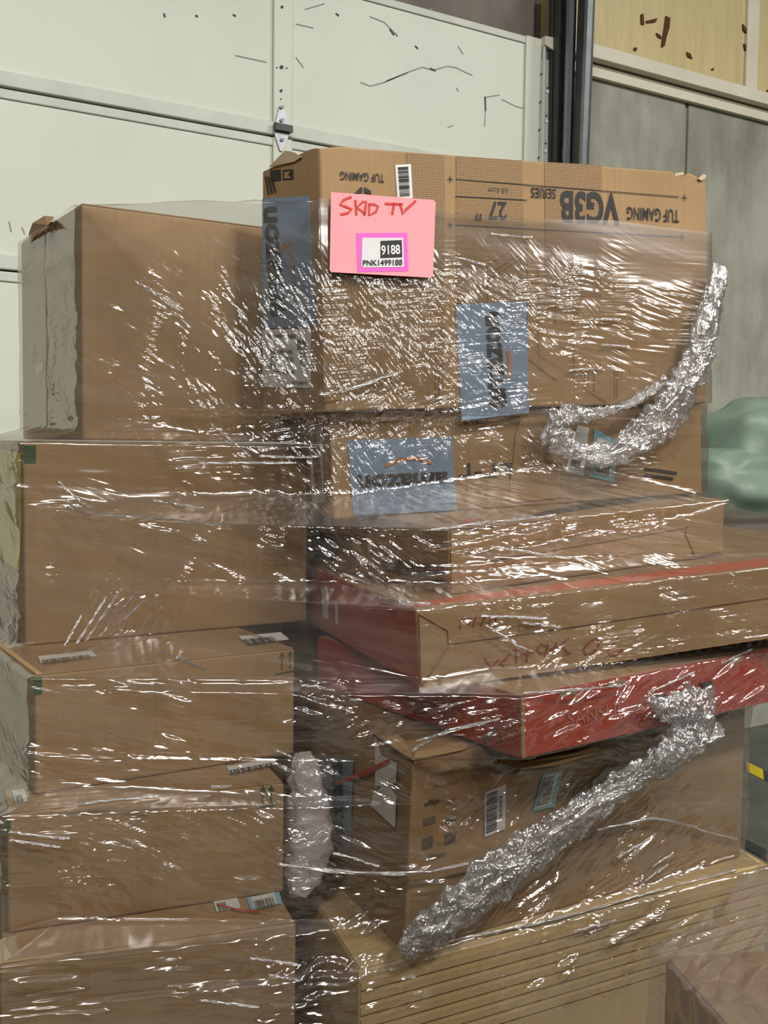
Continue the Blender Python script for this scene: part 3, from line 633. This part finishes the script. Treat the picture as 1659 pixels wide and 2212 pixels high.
# ---- ribbed face of the bottom carton
f7 = front(cR7)
for i in range(7):
    a = .02 + i * .021
    q = [cR7[4] + (cR7[0] - cR7[4]) / np.linalg.norm(cR7[0] - cR7[4]) * (a + d) + (cR7[5] - cR7[4]) * s for d, s in ((.0, .004), (.0, .996), (.013, .996), (.013, .004))]
    patch('rib', f7, [proj(p) for p in q], PALE, R7, .0025, .0004)

# ---- small prints on the carton column
for (f, L, q) in ((front(cL2), L2, [(51, 962), (77, 962), (77, 1000), (51, 1000)]), (front(cL3), L3, [(72, 1464), (90, 1462), (90, 1498), (72, 1500)]), (front(cL4), L4, [(13, 1772), (23, 1770), (23, 1800), (13, 1802)])):
    patch('green_corner_mark', f, q, GREENTAPE, L, .0006, .001)
def arrows(f, L, x, y, sl):
    V = []
    for dx in (0, 18):
        yy = y + sl * dx
        V += [[(x + dx, yy + 34), (x + dx, yy)], [(x + dx - 5, yy + 9), (x + dx, yy - 2), (x + dx + 5, yy + 9)]]
    V.append([(x - 14, y + 42 + 3), (x + 32, y + 42 - 5)])
    strokes('arrow_print', f, V, .0022, GREENTAPE, L, .002)
arrows(front(cL3), L3, 609, 1411, -.1); arrows(front(cL4), L4, 568, 1700, -.1)
t = top(cL3)
bar_label(t, [(88, 1438), (208, 1422), (198, 1411), (82, 1424)], L3, 28, (.06, .2, .94, .85), seed=6, off=.0042)
bar_label(t, [(532, 1396), (624, 1386), (606, 1371), (515, 1380)], L3, 24, (.08, .15, .8, .9), seed=8, off=.0042)
for o in list(L3.children): pass
t = top(cL4)
bar_label(t, [(496, 1676), (598, 1656), (592, 1644), (490, 1662)], L4, 22, (.05, .15, .95, .85), seed=11, off=.0042)
bar_label(t, [(34, 1740), (60, 1736), (52, 1710), (26, 1714)], L4, 5, (.2, .25, .8, .8), seed=12, name='corner_sticker', off=.0042)
t = top(cL5)
bar_label(t, [(468, 1975), (520, 1966), (510, 1938), (458, 1946)], L5, 8, (.15, .2, .5, .8), seed=13, off=.0042)
q = [(543, 1972), (609, 1957), (603, 1930), (533, 1945)]
lb = patch('shipping_label', t, q, CYAN, L5, .0006, .0042); patch('label_paper', t, sub(q, .1, .06, .84, .94), WHITE, lb, .0004, .0052); bars('barcode', t, sub(q, .18, .14, .8, .86), 16, GREYINK, lb, .0065)
strokes('red_marker_line', t, [[(474, 1954), (520, 1966), (560, 1970)]], .005, REDINK, L5, .0075)
strokes('red_marker_line', top(cL3), [[(518, 1362), (600, 1386), (640, 1392)]], .003, DKRED, L3, .0075)
ll2 = left(cL2)
patch('yellow_patch', ll2, [(-40, 962), (46, 978), (48, 1130), (44, 1232), (8, 1210), (-40, 1180)], YELLOW, L2, .0008, .001)  # flat yellow patch laid on the side face
patch('yellow_patch', left(cL1), [(78, 790), (96, 782), (92, 800), (80, 812)], YELLOW, L1, .0006, .001)
# crumpled upper corner of the topmost carton
lf = left(cL1)
V = [lf.hit(62, 505, .004), lf.hit(70, 482, .02), lf.hit(96, 466, .012), lf.hit(118, 468, .006), lf.hit(104, 486, .03), lf.hit(80, 502, .02), lf.hit(62, 532, .006)]
mesh('crumpled_flap', V, [(0, 1, 2, 4), (2, 3, 4), (0, 4, 5), (0, 5, 6)], KRAFT3, L1)

# ================================================================== pink sign on the outside of the film
fs = Face(A[0] + (f1.n * .021), A[1] + f1.n * .021, A[4] + f1.n * .021)
sgp = fs.hit(825, 598)
sign = empty('paper_sign', sgp, 'pink paper sign with red handwriting, stuck outside the film on the monitor box', 'sign')
patch('paper', fs, [(715, 415), (936, 432), (941, 437), (935, 596), (931, 600), (716, 588), (712, 584)], PINK, sign, .0008, 0)
strokes('handwriting', fs, [[(757, 426), (742, 432), (735, 442), (746, 446), (760, 452), (752, 460), (738, 463)], [(768, 434), (770, 462)], [(784, 436), (771, 448), (787, 460)], [(790, 445), (788, 463)], [(790, 436), (791, 438)], [(798, 442), (797, 465), (812, 458), (817, 446), (808, 441), (798, 442)],
    [(834, 440), (868, 441)], [(851, 441), (848, 461)], [(865, 442), (871, 463), (876, 454), (897, 435)]], .0045, REDINK, sign, .0018)
st = patch('code_sticker', fs, [(769, 504), (879, 503), (882, 586), (772, 588)], MAGENTA, sign, .0004, .001)
patch('sticker_paper', fs, [(782, 514), (870, 514), (872, 574), (870, 577), (784, 578), (780, 574)], WHITE, st, .0003, .0016)
patch('number_block', fs, [(821, 521), (867, 519), (868, 556), (821, 558)], INK, st, .0003, .0022)
text('number', fs, '9188', [(824, 551), (865, 549), (864, 528), (823, 530)], WHITE, st, .025, off=.0030)
text('serial_number', fs, 'PNK1499188', [(784, 574), (869, 573), (869, 560), (784, 562)], INK, st, .018, off=.0030)

# ================================================================== loose white bag between the columns
def tube(name, pts, rad, mat, parent, nseg=90, nring=36, wr=.25, flat=.6, seed=1, nrm=None, kl=24., kr=15., **kw):
    r_ = np.random.default_rng(seed); pts = np.array(pts); n = len(pts); tt = np.linspace(0, n - 1, nseg)
    def cr(a):
        a = np.asarray(a, float); out = []
        for x in tt:
            i = min(int(x), n - 2); f = x - i
            p0, p1, p2, p3 = a[max(i - 1, 0)], a[i], a[i + 1], a[min(i + 2, n - 1)]
            out.append(.5 * ((2 * p1) + (-p0 + p2) * f + (2 * p0 - 5 * p1 + 4 * p2 - p3) * f * f + (-p0 + 3 * p1 - 3 * p2 + p3) * f ** 3))
        return np.array(out)
    Cn = cr(pts); Rr = np.maximum(cr(rad), .002); T = np.gradient(Cn, axis=0); T /= np.linalg.norm(T, axis=1)[:, None]
    N = np.tile(nrm, (nseg, 1)); N = N - T * (N * T).sum(1)[:, None]; N /= np.linalg.norm(N, axis=1)[:, None]; B = np.cross(T, N)
    ph = np.linspace(0, 2 * pi, nring, endpoint=False)
    g = r_.normal(size=(nseg, nring)); G = np.fft.fft2(g); ku = np.fft.fftfreq(nseg)[:, None] * nseg; kv = np.fft.fftfreq(nring)[None] * nring
    g = np.fft.ifft2(G * np.exp(-(ku / kl) ** 2 - (kv / kr) ** 2)).real; g /= g.std()
    R_ = Rr[:, None] * (1 + wr * g + .25 * wr * r_.normal(size=g.shape))
    V = Cn[:, None] + (B[:, None] * np.cos(ph)[None, :, None] + N[:, None] * (flat * np.sin(ph))[None, :, None]) * R_[..., None]
    uvm = np.stack([np.tile(np.linspace(0, 1, nseg)[:, None], (1, nring)), np.tile(np.linspace(0, .25, nring)[None], (nseg, 1))], -1)
    Fs = [(i * nring + j, i * nring + (j + 1) % nring, (i + 1) * nring + (j + 1) % nring, (i + 1) * nring + j) for i in range(nseg - 1) for j in range(nring)]
    Fs += [tuple(range(nring)), tuple(reversed(range((nseg - 1) * nring, nseg * nring)))]
    return mesh(name, V.reshape(-1, 3), Fs, mat, parent, True, uvm.reshape(-1, 2), **kw)
tube('plastic_bag', [P(653, 1625, 1.93), P(661, 1690, 1.91), P(666, 1760, 1.90), P(666, 1830, 1.88), P(654, 1890, 1.86), P(642, 1935, 1.84)], [.014, .031, .039, .041, .035, .016], BAGM, None, 80, 44, .085, .45, 3, -fw0, 11., 6.,
     label='crumpled translucent white plastic bag stuffed between the carton columns', cat='bag')

# ================================================================== stretch film: convex hull of the load at every height, tented between the boxes
zc = np.concatenate([np.linspace(.10, .54, 26)[:-1], np.arange(.54, 2.0, .0027)])
th = np.concatenate([np.linspace(radians(150), radians(372), 1080), np.linspace(radians(372), radians(510), 130)[1:-1]])
cc = np.array([1.1, 1.96])
EDG = [(0, 1), (1, 2), (2, 3), (3, 0), (4, 5), (5, 6), (6, 7), (7, 4), (0, 4), (1, 5), (2, 6), (3, 7)]
def slice_pts(z):
    out = []
    for B in BODIES:
        for i, j in EDG:
            a, b = B[i], B[j]
            if abs(a[2] - b[2]) < 1e-6:
                continue
            t = (z - a[2]) / (b[2] - a[2])
            if 0 <= t <= 1: out.append(a[:2] + (b[:2] - a[:2]) * t)
    return np.array(out)
def hull(p):
    p = sorted(set(map(tuple, np.round(p, 5))))
    cr = lambda o, a, b: (a[0] - o[0]) * (b[1] - o[1]) - (a[1] - o[1]) * (b[0] - o[0])
    lo, hi = [], []
    for q in p:
        while len(lo) > 1 and cr(lo[-2], lo[-1], q) <= 0: lo.pop()
        lo.append(q)
    for q in reversed(p):
        while len(hi) > 1 and cr(hi[-2], hi[-1], q) <= 0: hi.pop()
        hi.append(q)
    return np.array(lo[:-1] + hi[:-1])
D2 = np.stack([np.cos(th), np.sin(th)], 1)
Rd = np.zeros((len(zc), len(th)))
for k, z in enumerate(zc):
    H = hull(slice_pts(max(z, .14))); E2 = np.roll(H, -1, 0) - H; Nn = np.stack([E2[:, 1], -E2[:, 0]], 1)
    num = ((H - cc) * Nn).sum(1)[:, None]; den = Nn @ D2.T
    q = np.where(den > 1e-9, num / np.where(den > 1e-9, den, 1), 1e9)
    Rd[k] = q.min(0)
K = 5.0
for k in range(1, len(zc)): Rd[k] = np.maximum(Rd[k], Rd[k - 1] - K * (zc[k] - zc[k - 1]))
for k in range(len(zc) - 2, -1, -1): Rd[k] = np.maximum(Rd[k], Rd[k + 1] - 5.0 * (zc[k + 1] - zc[k]))
ker = np.exp(-.5 * (np.arange(-6, 7) / 2.5) ** 2); ker /= ker.sum()
Rhull = Rd.copy(); pad = np.pad(Rd, ((6, 6), (0, 0)), 'edge'); Rd = sum(ker[i] * pad[i:i + len(zc)] for i in range(13))
Rd = np.maximum(Rd, Rhull) + .0125
NZ_, NT_ = Rd.shape
def verts(R_): return np.concatenate([cc + D2[None] * R_[..., None], np.broadcast_to(zc[:, None, None], (NZ_, NT_, 1))], 2)
V = verts(Rd)
# arc-length coordinates and picture positions only to know which box a wrinkle lies on
ds = np.linalg.norm(np.diff(V[len(zc) // 2], axis=0), axis=1); S = np.concatenate([[0], np.cumsum(ds)])
rel = V - CAM; dep = rel @ FW; PXm = CX + F * (rel @ RT) / dep; PYm = CY - F * (rel @ UP) / dep
ku = np.fft.fftfreq(NT_, .0027)[None]; kz = np.fft.fftfreq(NZ_, .0027)[:, None]
def aniso(phi, lpar, lperp):
    c, s = cos(radians(phi)), sin(radians(phi)); kp = ku * c + kz * s; kq = -ku * s + kz * c
    G = np.fft.fft2(rng.normal(size=(NZ_, NT_)))
    g = np.fft.ifft2(G * np.exp(-.5 * ((kp * lpar) ** 2 + (kq * lperp) ** 2) * 6)).real
    return g / g.std()
def lump(l):
    g = aniso(0, l, l); return g
def region(x, y, rx, ry):
    d = ((PXm - x) / rx) ** 2 + ((PYm - y) / ry) ** 2
    return np.exp(-d ** 1.5)
REG = [  # picture centre, half size, streak direction, length, width, height (m)
    (430, 750, 330, 200, -30, .030, .0062, .0012), (900, 760, 320, 210, -24, .030, .0060, .0012), (1330, 680, 230, 190, -9, .045, .0065, .0011),
    (850, 640, 260, 120, -12, .03, .006, .0009), (350, 950, 420, 90, 3, .12, .010, .0014), (330, 1080, 330, 100, -9, .09, .009, .0011), (450, 1150, 330, 40, -6, .10, .008, .0018),
    (250, 1340, 120, 85, 57, .09, .008, .0026), (330, 1250, 300, 60, -10, .06, .008, .0013), (850, 900, 300, 60, 8, .07, .007, .0018), (1040, 1000, 420, 100, -22, .045, .007, .0011),
    (1100, 1130, 480, 55, 6, .09, .007, .0020), (850, 1230, 170, 80, -22, .05, .009, .0024), (1300, 1180, 330, 80, -14, .06, .008, .0011), (1200, 1290, 480, 80, 3, .12, .008, .0017),
    (1350, 1370, 350, 60, 12, .04, .007, .0010), (1450, 1470, 260, 80, 27, .07, .008, .0027), (1250, 1540, 260, 60, 12, .09, .008, .0016), (950, 1560, 260, 50, 14, .06, .010, .0026), (760, 1500, 200, 60, -14, .07, .009, .0018),
    (330, 1480, 330, 70, -12, .10, .010, .0010), (250, 1640, 300, 60, -8, .05, .008, .0014), (200, 1770, 250, 70, -4, .06, .007, .0017), (420, 1800, 300, 90, -26, .05, .008, .0015),
    (150, 1890, 200, 90, -55, .03, .008, .0014), (800, 1760, 300, 130, -18, .06, .009, .0013), (800, 1900, 260, 50, -6, .06, .008, .0020), (1330, 1840, 300, 120, 30, .06, .009, .0028),
    (430, 2140, 430, 110, -5, .10, .007, .0034), (700, 2060, 150, 90, 20, .05, .009, .0026), (1330, 2030, 260, 130, 15, .09, .008, .0030), (900, 2150, 200, 80, 14, .12, .010, .0009), (100, 640, 60, 300, 42, .07, .008, .0005), (20, 1150, 60, 350, -40, .08, .010, .0013)]
Hh = .00045 * aniso(-12, .05, .008) * np.clip(lump(.10), 0, 2)
crk = np.zeros((NZ_, NT_))
haze = .032 + .016 * np.clip(aniso(-6, .16, .012), -1, 2)
for (x, y, rx, ry, phi, lp, lq, am) in REG:
    m_ = region(x, y, rx, ry); n_ = aniso(phi, lp * .95, lq * .72)
    if x < 620: am *= 1.45
    elif y > 1400: am *= 1.3
    m_ = m_ * np.clip(.45 + .6 * lump(.045), 0.05, 1.7)
    Hh += m_ * am * np.sign(n_) * np.abs(n_) ** 1.7 * 1.0
    crk = np.maximum(crk, m_)
    haze += .04 * m_ * np.clip(n_ * .5 + .1, 0, 1.5)
fade = np.clip((1.985 - zc) / .15, 0, 1)[:, None] ** 1.6; fade = np.where(PXm > 690, .03 + .97 * fade, .3 + .7 * fade)
Hh *= fade; crk = np.clip(.12 + 1.0 * crk, 0, 1.2) * fade
Hh += .0018 * aniso(-8, .20, .04) * (.25 + .75 * fade)
Hh = np.clip(Hh, -.0045, .012)
haze = np.clip(haze, .015, .5)
Hh[:, -128:] *= .3
V = verts(Rd + Hh)
V[-1, :, 2] += .004 * np.interp(np.arange(NT_), np.arange(0, NT_ + 40, 40), rng.normal(size=len(np.arange(0, NT_ + 40, 40))))
idx = np.arange(NZ_ * NT_).reshape(NZ_, NT_)
a = idx[:-1]; b = np.roll(idx, -1, 1)[:-1]; c = np.roll(idx, -1, 1)[1:]; d = idx[1:]
Q = np.stack([a, b, c, d], -1).reshape(-1, 4)
wb = np.array([1.1, 1.96, .10])
wrap = empty('stretch_wrap', wb, 'clear wrinkled stretch film wound around the whole stack of boxes', 'film')
me = bpy.data.meshes.new('film_sheet'); nv = V.shape[0] * V.shape[1]
me.vertices.add(nv); me.vertices.foreach_set('co', (V.reshape(-1, 3) - wb).astype(np.float32).ravel())
me.loops.add(Q.size); me.loops.foreach_set('vertex_index', Q.ravel().astype(np.int32))
me.polygons.add(len(Q)); me.polygons.foreach_set('loop_start', np.arange(0, Q.size, 4, dtype=np.int32))
me.update(calc_edges=True); me.polygons.foreach_set('use_smooth', np.ones(len(Q), bool))
UVv = np.stack([np.broadcast_to(S[None], (NZ_, NT_)), np.broadcast_to(zc[:, None], (NZ_, NT_))], -1).reshape(-1, 2)
ul = me.uv_layers.new(name='UVMap'); ul.data.foreach_set('uv', UVv[Q.ravel()].astype(np.float32).ravel())
at = me.attributes.new('haze', 'FLOAT', 'POINT'); at.data.foreach_set('value', haze.astype(np.float32).ravel())
at = me.attributes.new('crinkle', 'FLOAT', 'POINT'); at.data.foreach_set('value', crk.astype(np.float32).ravel())
me.materials.append(FILM); me.validate()
fo = bpy.data.objects.new('film_sheet', me); COL.objects.link(fo); fo.parent = wrap

# bunched tails of film
fr_ = Face(A[0] + f1.n * .035, A[1] + f1.n * .035, A[4] + f1.n * .035)
tube('film_tail', [fr_.hit(*p) for p in ((1556, 572), (1540, 650), (1512, 750), (1478, 830), (1430, 900), (1370, 955), (1300, 985), (1240, 970), (1200, 940), (1185, 915))], [.014, .022, .026, .032, .036, .028, .019, .017, .026, .012], ROPE, wrap, 420, 48, .20, .5, 5, f1.n, label='bunched white tail of film')
tube('film_tail', [fr_.hit(*p) for p in ((1188, 915), (1225, 900), (1300, 890), (1370, 868), (1440, 820))], [.022, .018, .008, .008, .010], ROPE, wrap, 120, 30, .3, .5, 6, f1.n)
o6 = .17
tube('film_tail', [f6_.hit(x, y, o) for x, y, o in ((1560, 1580, .10), (1440, 1640, .10), (1330, 1705, .09), (1210, 1790, .075), (1090, 1880, .06), (990, 1960, .05), (900, 2030, .04), (870, 2060, .035))], [.012, .022, .026, .03, .034, .034, .026, .014], ROPE, wrap, 460, 48, .20, .45, 8, f6_.n, label='diagonal bunched rope of film')
tube('film_knot', [f5.hit(x, y, .035) for x, y in ((1405, 1512), (1440, 1530), (1480, 1530), (1512, 1525), (1505, 1570), (1460, 1610), (1420, 1640))], [.006, .02, .036, .03, .036, .03, .014], ROPE, wrap, 220, 48, .14, .5, 9, f5.n, label='white bunched knot of film')

# single long folds of the film, lying on the sheet
Vf = V.reshape(-1, 3); relf = Vf - CAM; depf = relf @ FW; pxf = CX + F * (relf @ RT) / depf; pyf = CY - F * (relf @ UP) / depf
def film_point(x, y):
    k = np.nonzero((np.abs(pxf - x) < 7) & (np.abs(pyf - y) < 7))[0]
    if len(k) == 0: return None
    return P(x, y, (relf[k] @ fw0).min() - .003)
FOLDS = [([(290, 606), (350, 638)], 2.4), ([(302, 612), (372, 662)], 2.0), ([(455, 915), (500, 952), (540, 985)], 2.4), ([(125, 1040), (160, 1072), (200, 1098)], 1.4),
    ([(140, 1095), (210, 1110), (300, 1118), (400, 1125), (480, 1136)], 2.6), ([(330, 1080), (440, 1098)], 2.4), ([(165, 1390), (230, 1290)], 2.0), ([(185, 1385), (262, 1272)], 2.4), ([(215, 1375), (300, 1275)], 2.2), ([(235, 1370), (320, 1290)], 1.6), ([(140, 1395), (175, 1330)], 1.8),
    ([(335, 1400), (390, 1424), (448, 1446)], 3.4), ([(690, 852), (760, 840), (830, 814), (870, 802)], 3.2), ([(955, 548), (1050, 572)], 1.6), ([(1060, 505), (1150, 513)], 1.8), ([(930, 1145), (1040, 1130), (1200, 1112)], 2.6), ([(1060, 1180), (1140, 1192), (1230, 1208)], 1.6),
    ([(1050, 1350), (1105, 1385), (1150, 1408)], 3.6), ([(1130, 1345), (1210, 1354)], 3.6), ([(1040, 1330), (1180, 1336)], 2.2), ([(1130, 1497), (1240, 1490), (1350, 1480)], 1.6), ([(1400, 1497), (1500, 1452)], 2.0), ([(1560, 1432), (1625, 1402)], 2.4),
    ([(650, 1480), (690, 1484), (722, 1492)], 3.0), ([(890, 1622), (960, 1582), (1080, 1552)], 3.4), ([(900, 1600), (980, 1578), (1050, 1562)], 2.4), ([(595, 1620), (645, 1642)], 2.0), ([(720, 1842), (770, 1856), (820, 1872)], 2.6), ([(600, 1866), (700, 1880), (800, 1886), (900, 1885), (1000, 1868), (1060, 1850)], 4.0),
    ([(1335, 1852), (1405, 1810)], 3.0), ([(1410, 1872), (1455, 1842)], 2.6), ([(1395, 1902), (1442, 1868)], 3.2), ([(1290, 1792), (1350, 1780), (1430, 1770), (1540, 1800), (1590, 1812)], 3.4), ([(970, 2032), (1080, 2010), (1200, 1985), (1380, 1935)], 2.0), ([(1380, 1935), (1480, 1908), (1590, 1880)], 2.0), ([(1240, 2012), (1330, 1988)], 3.0),
    ([(540, 2070), (600, 2078), (650, 2086)], 2.8), ([(580, 2106), (650, 2118)], 3.0), ([(430, 2160), (560, 2176)], 2.4), ([(20, 1796), (90, 1806), (150, 1812)], 2.6), ([(20, 1815), (130, 1830)], 2.0), ([(345, 1720), (240, 1728), (160, 1738)], 2.4), ([(455, 1700), (500, 1698)], 2.0), ([(820, 1290), (870, 1300), (930, 1304)], 2.2), ([(740, 1240), (800, 1262), (850, 1290)], 1.8),
    ([(560, 985), (640, 988), (690, 986)], 2.0), ([(430, 1000), (540, 1000), (640, 1000)], 1.6), ([(1180, 650), (1260, 664)], 1.8), ([(1270, 690), (1340, 690)], 2.4), ([(1300, 745), (1360, 748)], 2.4), ([(1230, 800), (1300, 795)], 1.6)]
for k, (pl, r_mm) in enumerate(FOLDS):
    pts_ = [film_point(*p) for p in pl]
    if any(p is None for p in pts_): continue
    if len(pts_) == 2: pts_ = [pts_[0], (pts_[0] + pts_[1]) / 2, pts_[1]]
    rr = [r_mm * .00025] + [r_mm * .0008] * (len(pts_) - 2) + [r_mm * .00025]
    tube('film_fold', pts_, rr, CREASE, wrap, 40, 10, .22, .8, 20 + k, -fw0, 9., 2.)

# ================================================================== second wrapped load at the corner of the aisle
n8 = PZ(1437, 2072, .86); z8 = .86
e8 = (PZ(1562, 2212, z8) - n8)[:2]; e8 = e8 / np.linalg.norm(e8); g8 = np.array([-e8[1], e8[0]])
if g8 @ r0[:2] < 0: g8 = -g8
fl8 = n8[:2]; nl8 = fl8 + e8 * .6
C8 = quad_box(nl8, nl8 + g8 * .55, fl8 + g8 * .55, fl8, 0.0, z8)
nb = len(BODIES)
X8, _ = carton(C8, 'dark carton of the neighbouring wrapped load, across the aisle corner from the pale ribbed carton', KRAFT3)
C9 = quad_box(nl8 + g8 * .24, nl8 + g8 * .55, fl8 + g8 * .55, fl8 + g8 * .24, z8 + .004, z8 + .20)
X9, _ = carton(C9, 'smaller carton standing on the dark carton of the neighbouring wrapped load', KRAFT3)
del BODIES[nb:]
# its film: drapes from the upper carton's lid edge down over the lower carton
pr = [(0, z8 + .212), (.225, z8 + .212), (.14, z8 + .11), (.05, z8 + .03), (-.012, z8 + .008), (-.014, z8 - .15), (-.016, z8 - .45), (-.016, .02)]
nl_, nw_ = 120, 160
tq = np.linspace(0, len(pr) - 2.001, nw_); prof = np.array([np.array(pr[1 + int(t_)]) * (1 - t_ % 1) + np.array(pr[min(2 + int(t_), len(pr) - 1)]) * (t_ % 1) for t_ in tq])
gg = np.fft.fft2(rng.normal(size=(nl_, nw_))); ka = np.fft.fftfreq(nl_)[:, None] * nl_; kb = np.fft.fftfreq(nw_)[None] * nw_
gg = np.fft.ifft2(gg * np.exp(-(ka / 16) ** 2 - (kb / 9) ** 2)).real; gg /= gg.std()
al = np.linspace(-.02, .62, nl_)
V8 = np.zeros((nl_, nw_, 3))
for i in range(nl_):
    xy = fl8[None] + e8[None] * al[i] + g8[None] * (prof[:, 0][:, None]); V8[i, :, :2] = xy - g8[None] * (.0028 * np.abs(gg[i]))[:, None]; V8[i, :, 2] = prof[:, 1] + .003 * np.abs(gg[i])
Fq = [(i * nw_ + j, i * nw_ + j + 1, (i + 1) * nw_ + j + 1, (i + 1) * nw_ + j) for i in range(nl_ - 1) for j in range(nw_ - 1)]
uv8 = np.stack([np.tile(al[:, None], (1, nw_)), np.tile(np.linspace(0, 1.2, nw_)[None], (nl_, 1))], -1).reshape(-1, 2)
FILM2 = film_material('neighbour_film', 2.4, .16, (.93, .92, .905, 1), .12, 150, .006, False)
mesh('stretch_film_drape', V8.reshape(-1, 3), Fq, FILM2, None, True, uv8, label='clear stretch film draped over the neighbouring load of dark cartons', cat='film')

# ================================================================== wall shelf with the green wrapped bundle
def shelf(z, label):
    a = PY(1566, 1140, 3.42)[0]
    s_ = empty('mounted_shelf', (a + .6, 3.7, z), label, 'shelf', None)
    bx('shelf_board', (a, 3.36, z - .045), (a + 1.3, 3.858, z), GSTEEL, s_, .004)
    for k in (.12, 1.1): bx('bracket', (a + k, 3.45, z - .10), (a + k + .03, 3.858, z - .045), DSTEEL, s_, .003)
    return a
zsA = PY(1600, 1134, 3.40)[2]; zsB = PY(1600, 1222, 3.40)[2]
ax = shelf(zsA, 'grey wall shelf carrying the green wrapped bundle'); shelf(zsB, 'lower grey wall shelf carrying small pale cartons')
def blob(name, c, r, mat, parent=None, seed=1, amp=.08, nu=64, nv=40, **kw):
    r_ = np.random.default_rng(seed); g = r_.normal(size=(nv + 1, nu)); G = np.fft.fft2(g); k1 = np.fft.fftfreq(nv + 1)[:, None] * nv; k2 = np.fft.fftfreq(nu)[None] * nu
    g = np.fft.ifft2(G * np.exp(-(k1 / 5.) ** 2 - (k2 / 5.) ** 2)).real; g /= g.std()
    V, Fs = [], []
    for i in range(nv + 1):
        la = -pi / 2 + pi * i / nv
        for j in range(nu):
            lo = 2 * pi * j / nu; f = 1 + amp * g[i, j] * cos(la)
            sg_ = lambda t, p: math.copysign(abs(t) ** p, t)
            V.append((c[0] + r[0] * f * sg_(cos(la), .6) * sg_(cos(lo), .6), c[1] + r[1] * f * sg_(cos(la), .6) * sg_(sin(lo), .6), c[2] + r[2] * (f if la > 0 else 1) * sg_(sin(la), .75)))
    for i in range(nv):
        for j in range(nu): Fs.append((i * nu + j, i * nu + (j + 1) % nu, (i + 1) * nu + (j + 1) % nu, (i + 1) * nu + j))
    return mesh(name, V, Fs, mat, parent, True, **kw)
ztop_b = PY(1659, 872, 3.60)[2]
gb = empty('wrapped_bundle', (ax + .5, 3.6, zsA), 'bulky bundle wrapped in green plastic film on the upper wall shelf', 'bundle')
hb_ = (ztop_b - zsA) / 2
blob('bundle_body', (ax + .62, 3.60, zsA + hb_ * 1.06), (.46, .22, hb_ * 1.06), GREENF, gb, 4, .07)
blob('bundle_end', (ax + .22, 3.58, zsA + hb_ * .62), (.27, .20, hb_ * .62), GREENF, gb, 9, .07)
for k, (o_, w_, h_, m_, lb_) in enumerate(((.02, .13, .10, WHITE, 'small white carton on the lower wall shelf, beside a grey one'), (.17, .16, .11, plain('grey_card', (.33, .36, .35, 1), .6), 'small grey carton on the lower wall shelf between a white and a brown one'), (.36, .3, .12, KRAFT, 'small brown carton on the lower wall shelf under the green bundle'))):
    carton(aabb((ax + o_, 3.40, zsB), (ax + o_ + w_, 3.6, zsB + h_)), lb_, m_, flaps=False)
del BODIES[-3:]

# ================================================================== unseen carton stacks added behind the camera to shade the lower boxes
for k in range(6):
    x = -3.6 + k * 1.35; h0 = 0.0
    for j, hh in enumerate((.72, .66, .70, .5 if k % 2 else .62)):
        ca, c_ = carton(aabb((x + .02 * j, -2.5, h0), (x + 1.12 - .015 * j, -1.35 - .02 * j, h0 + hh)), 'unseen brown carton added behind the viewer to shade the lower boxes', KRAFT3, group='unseen cartons added for shade', flaps=False)
        h0 += hh + .001
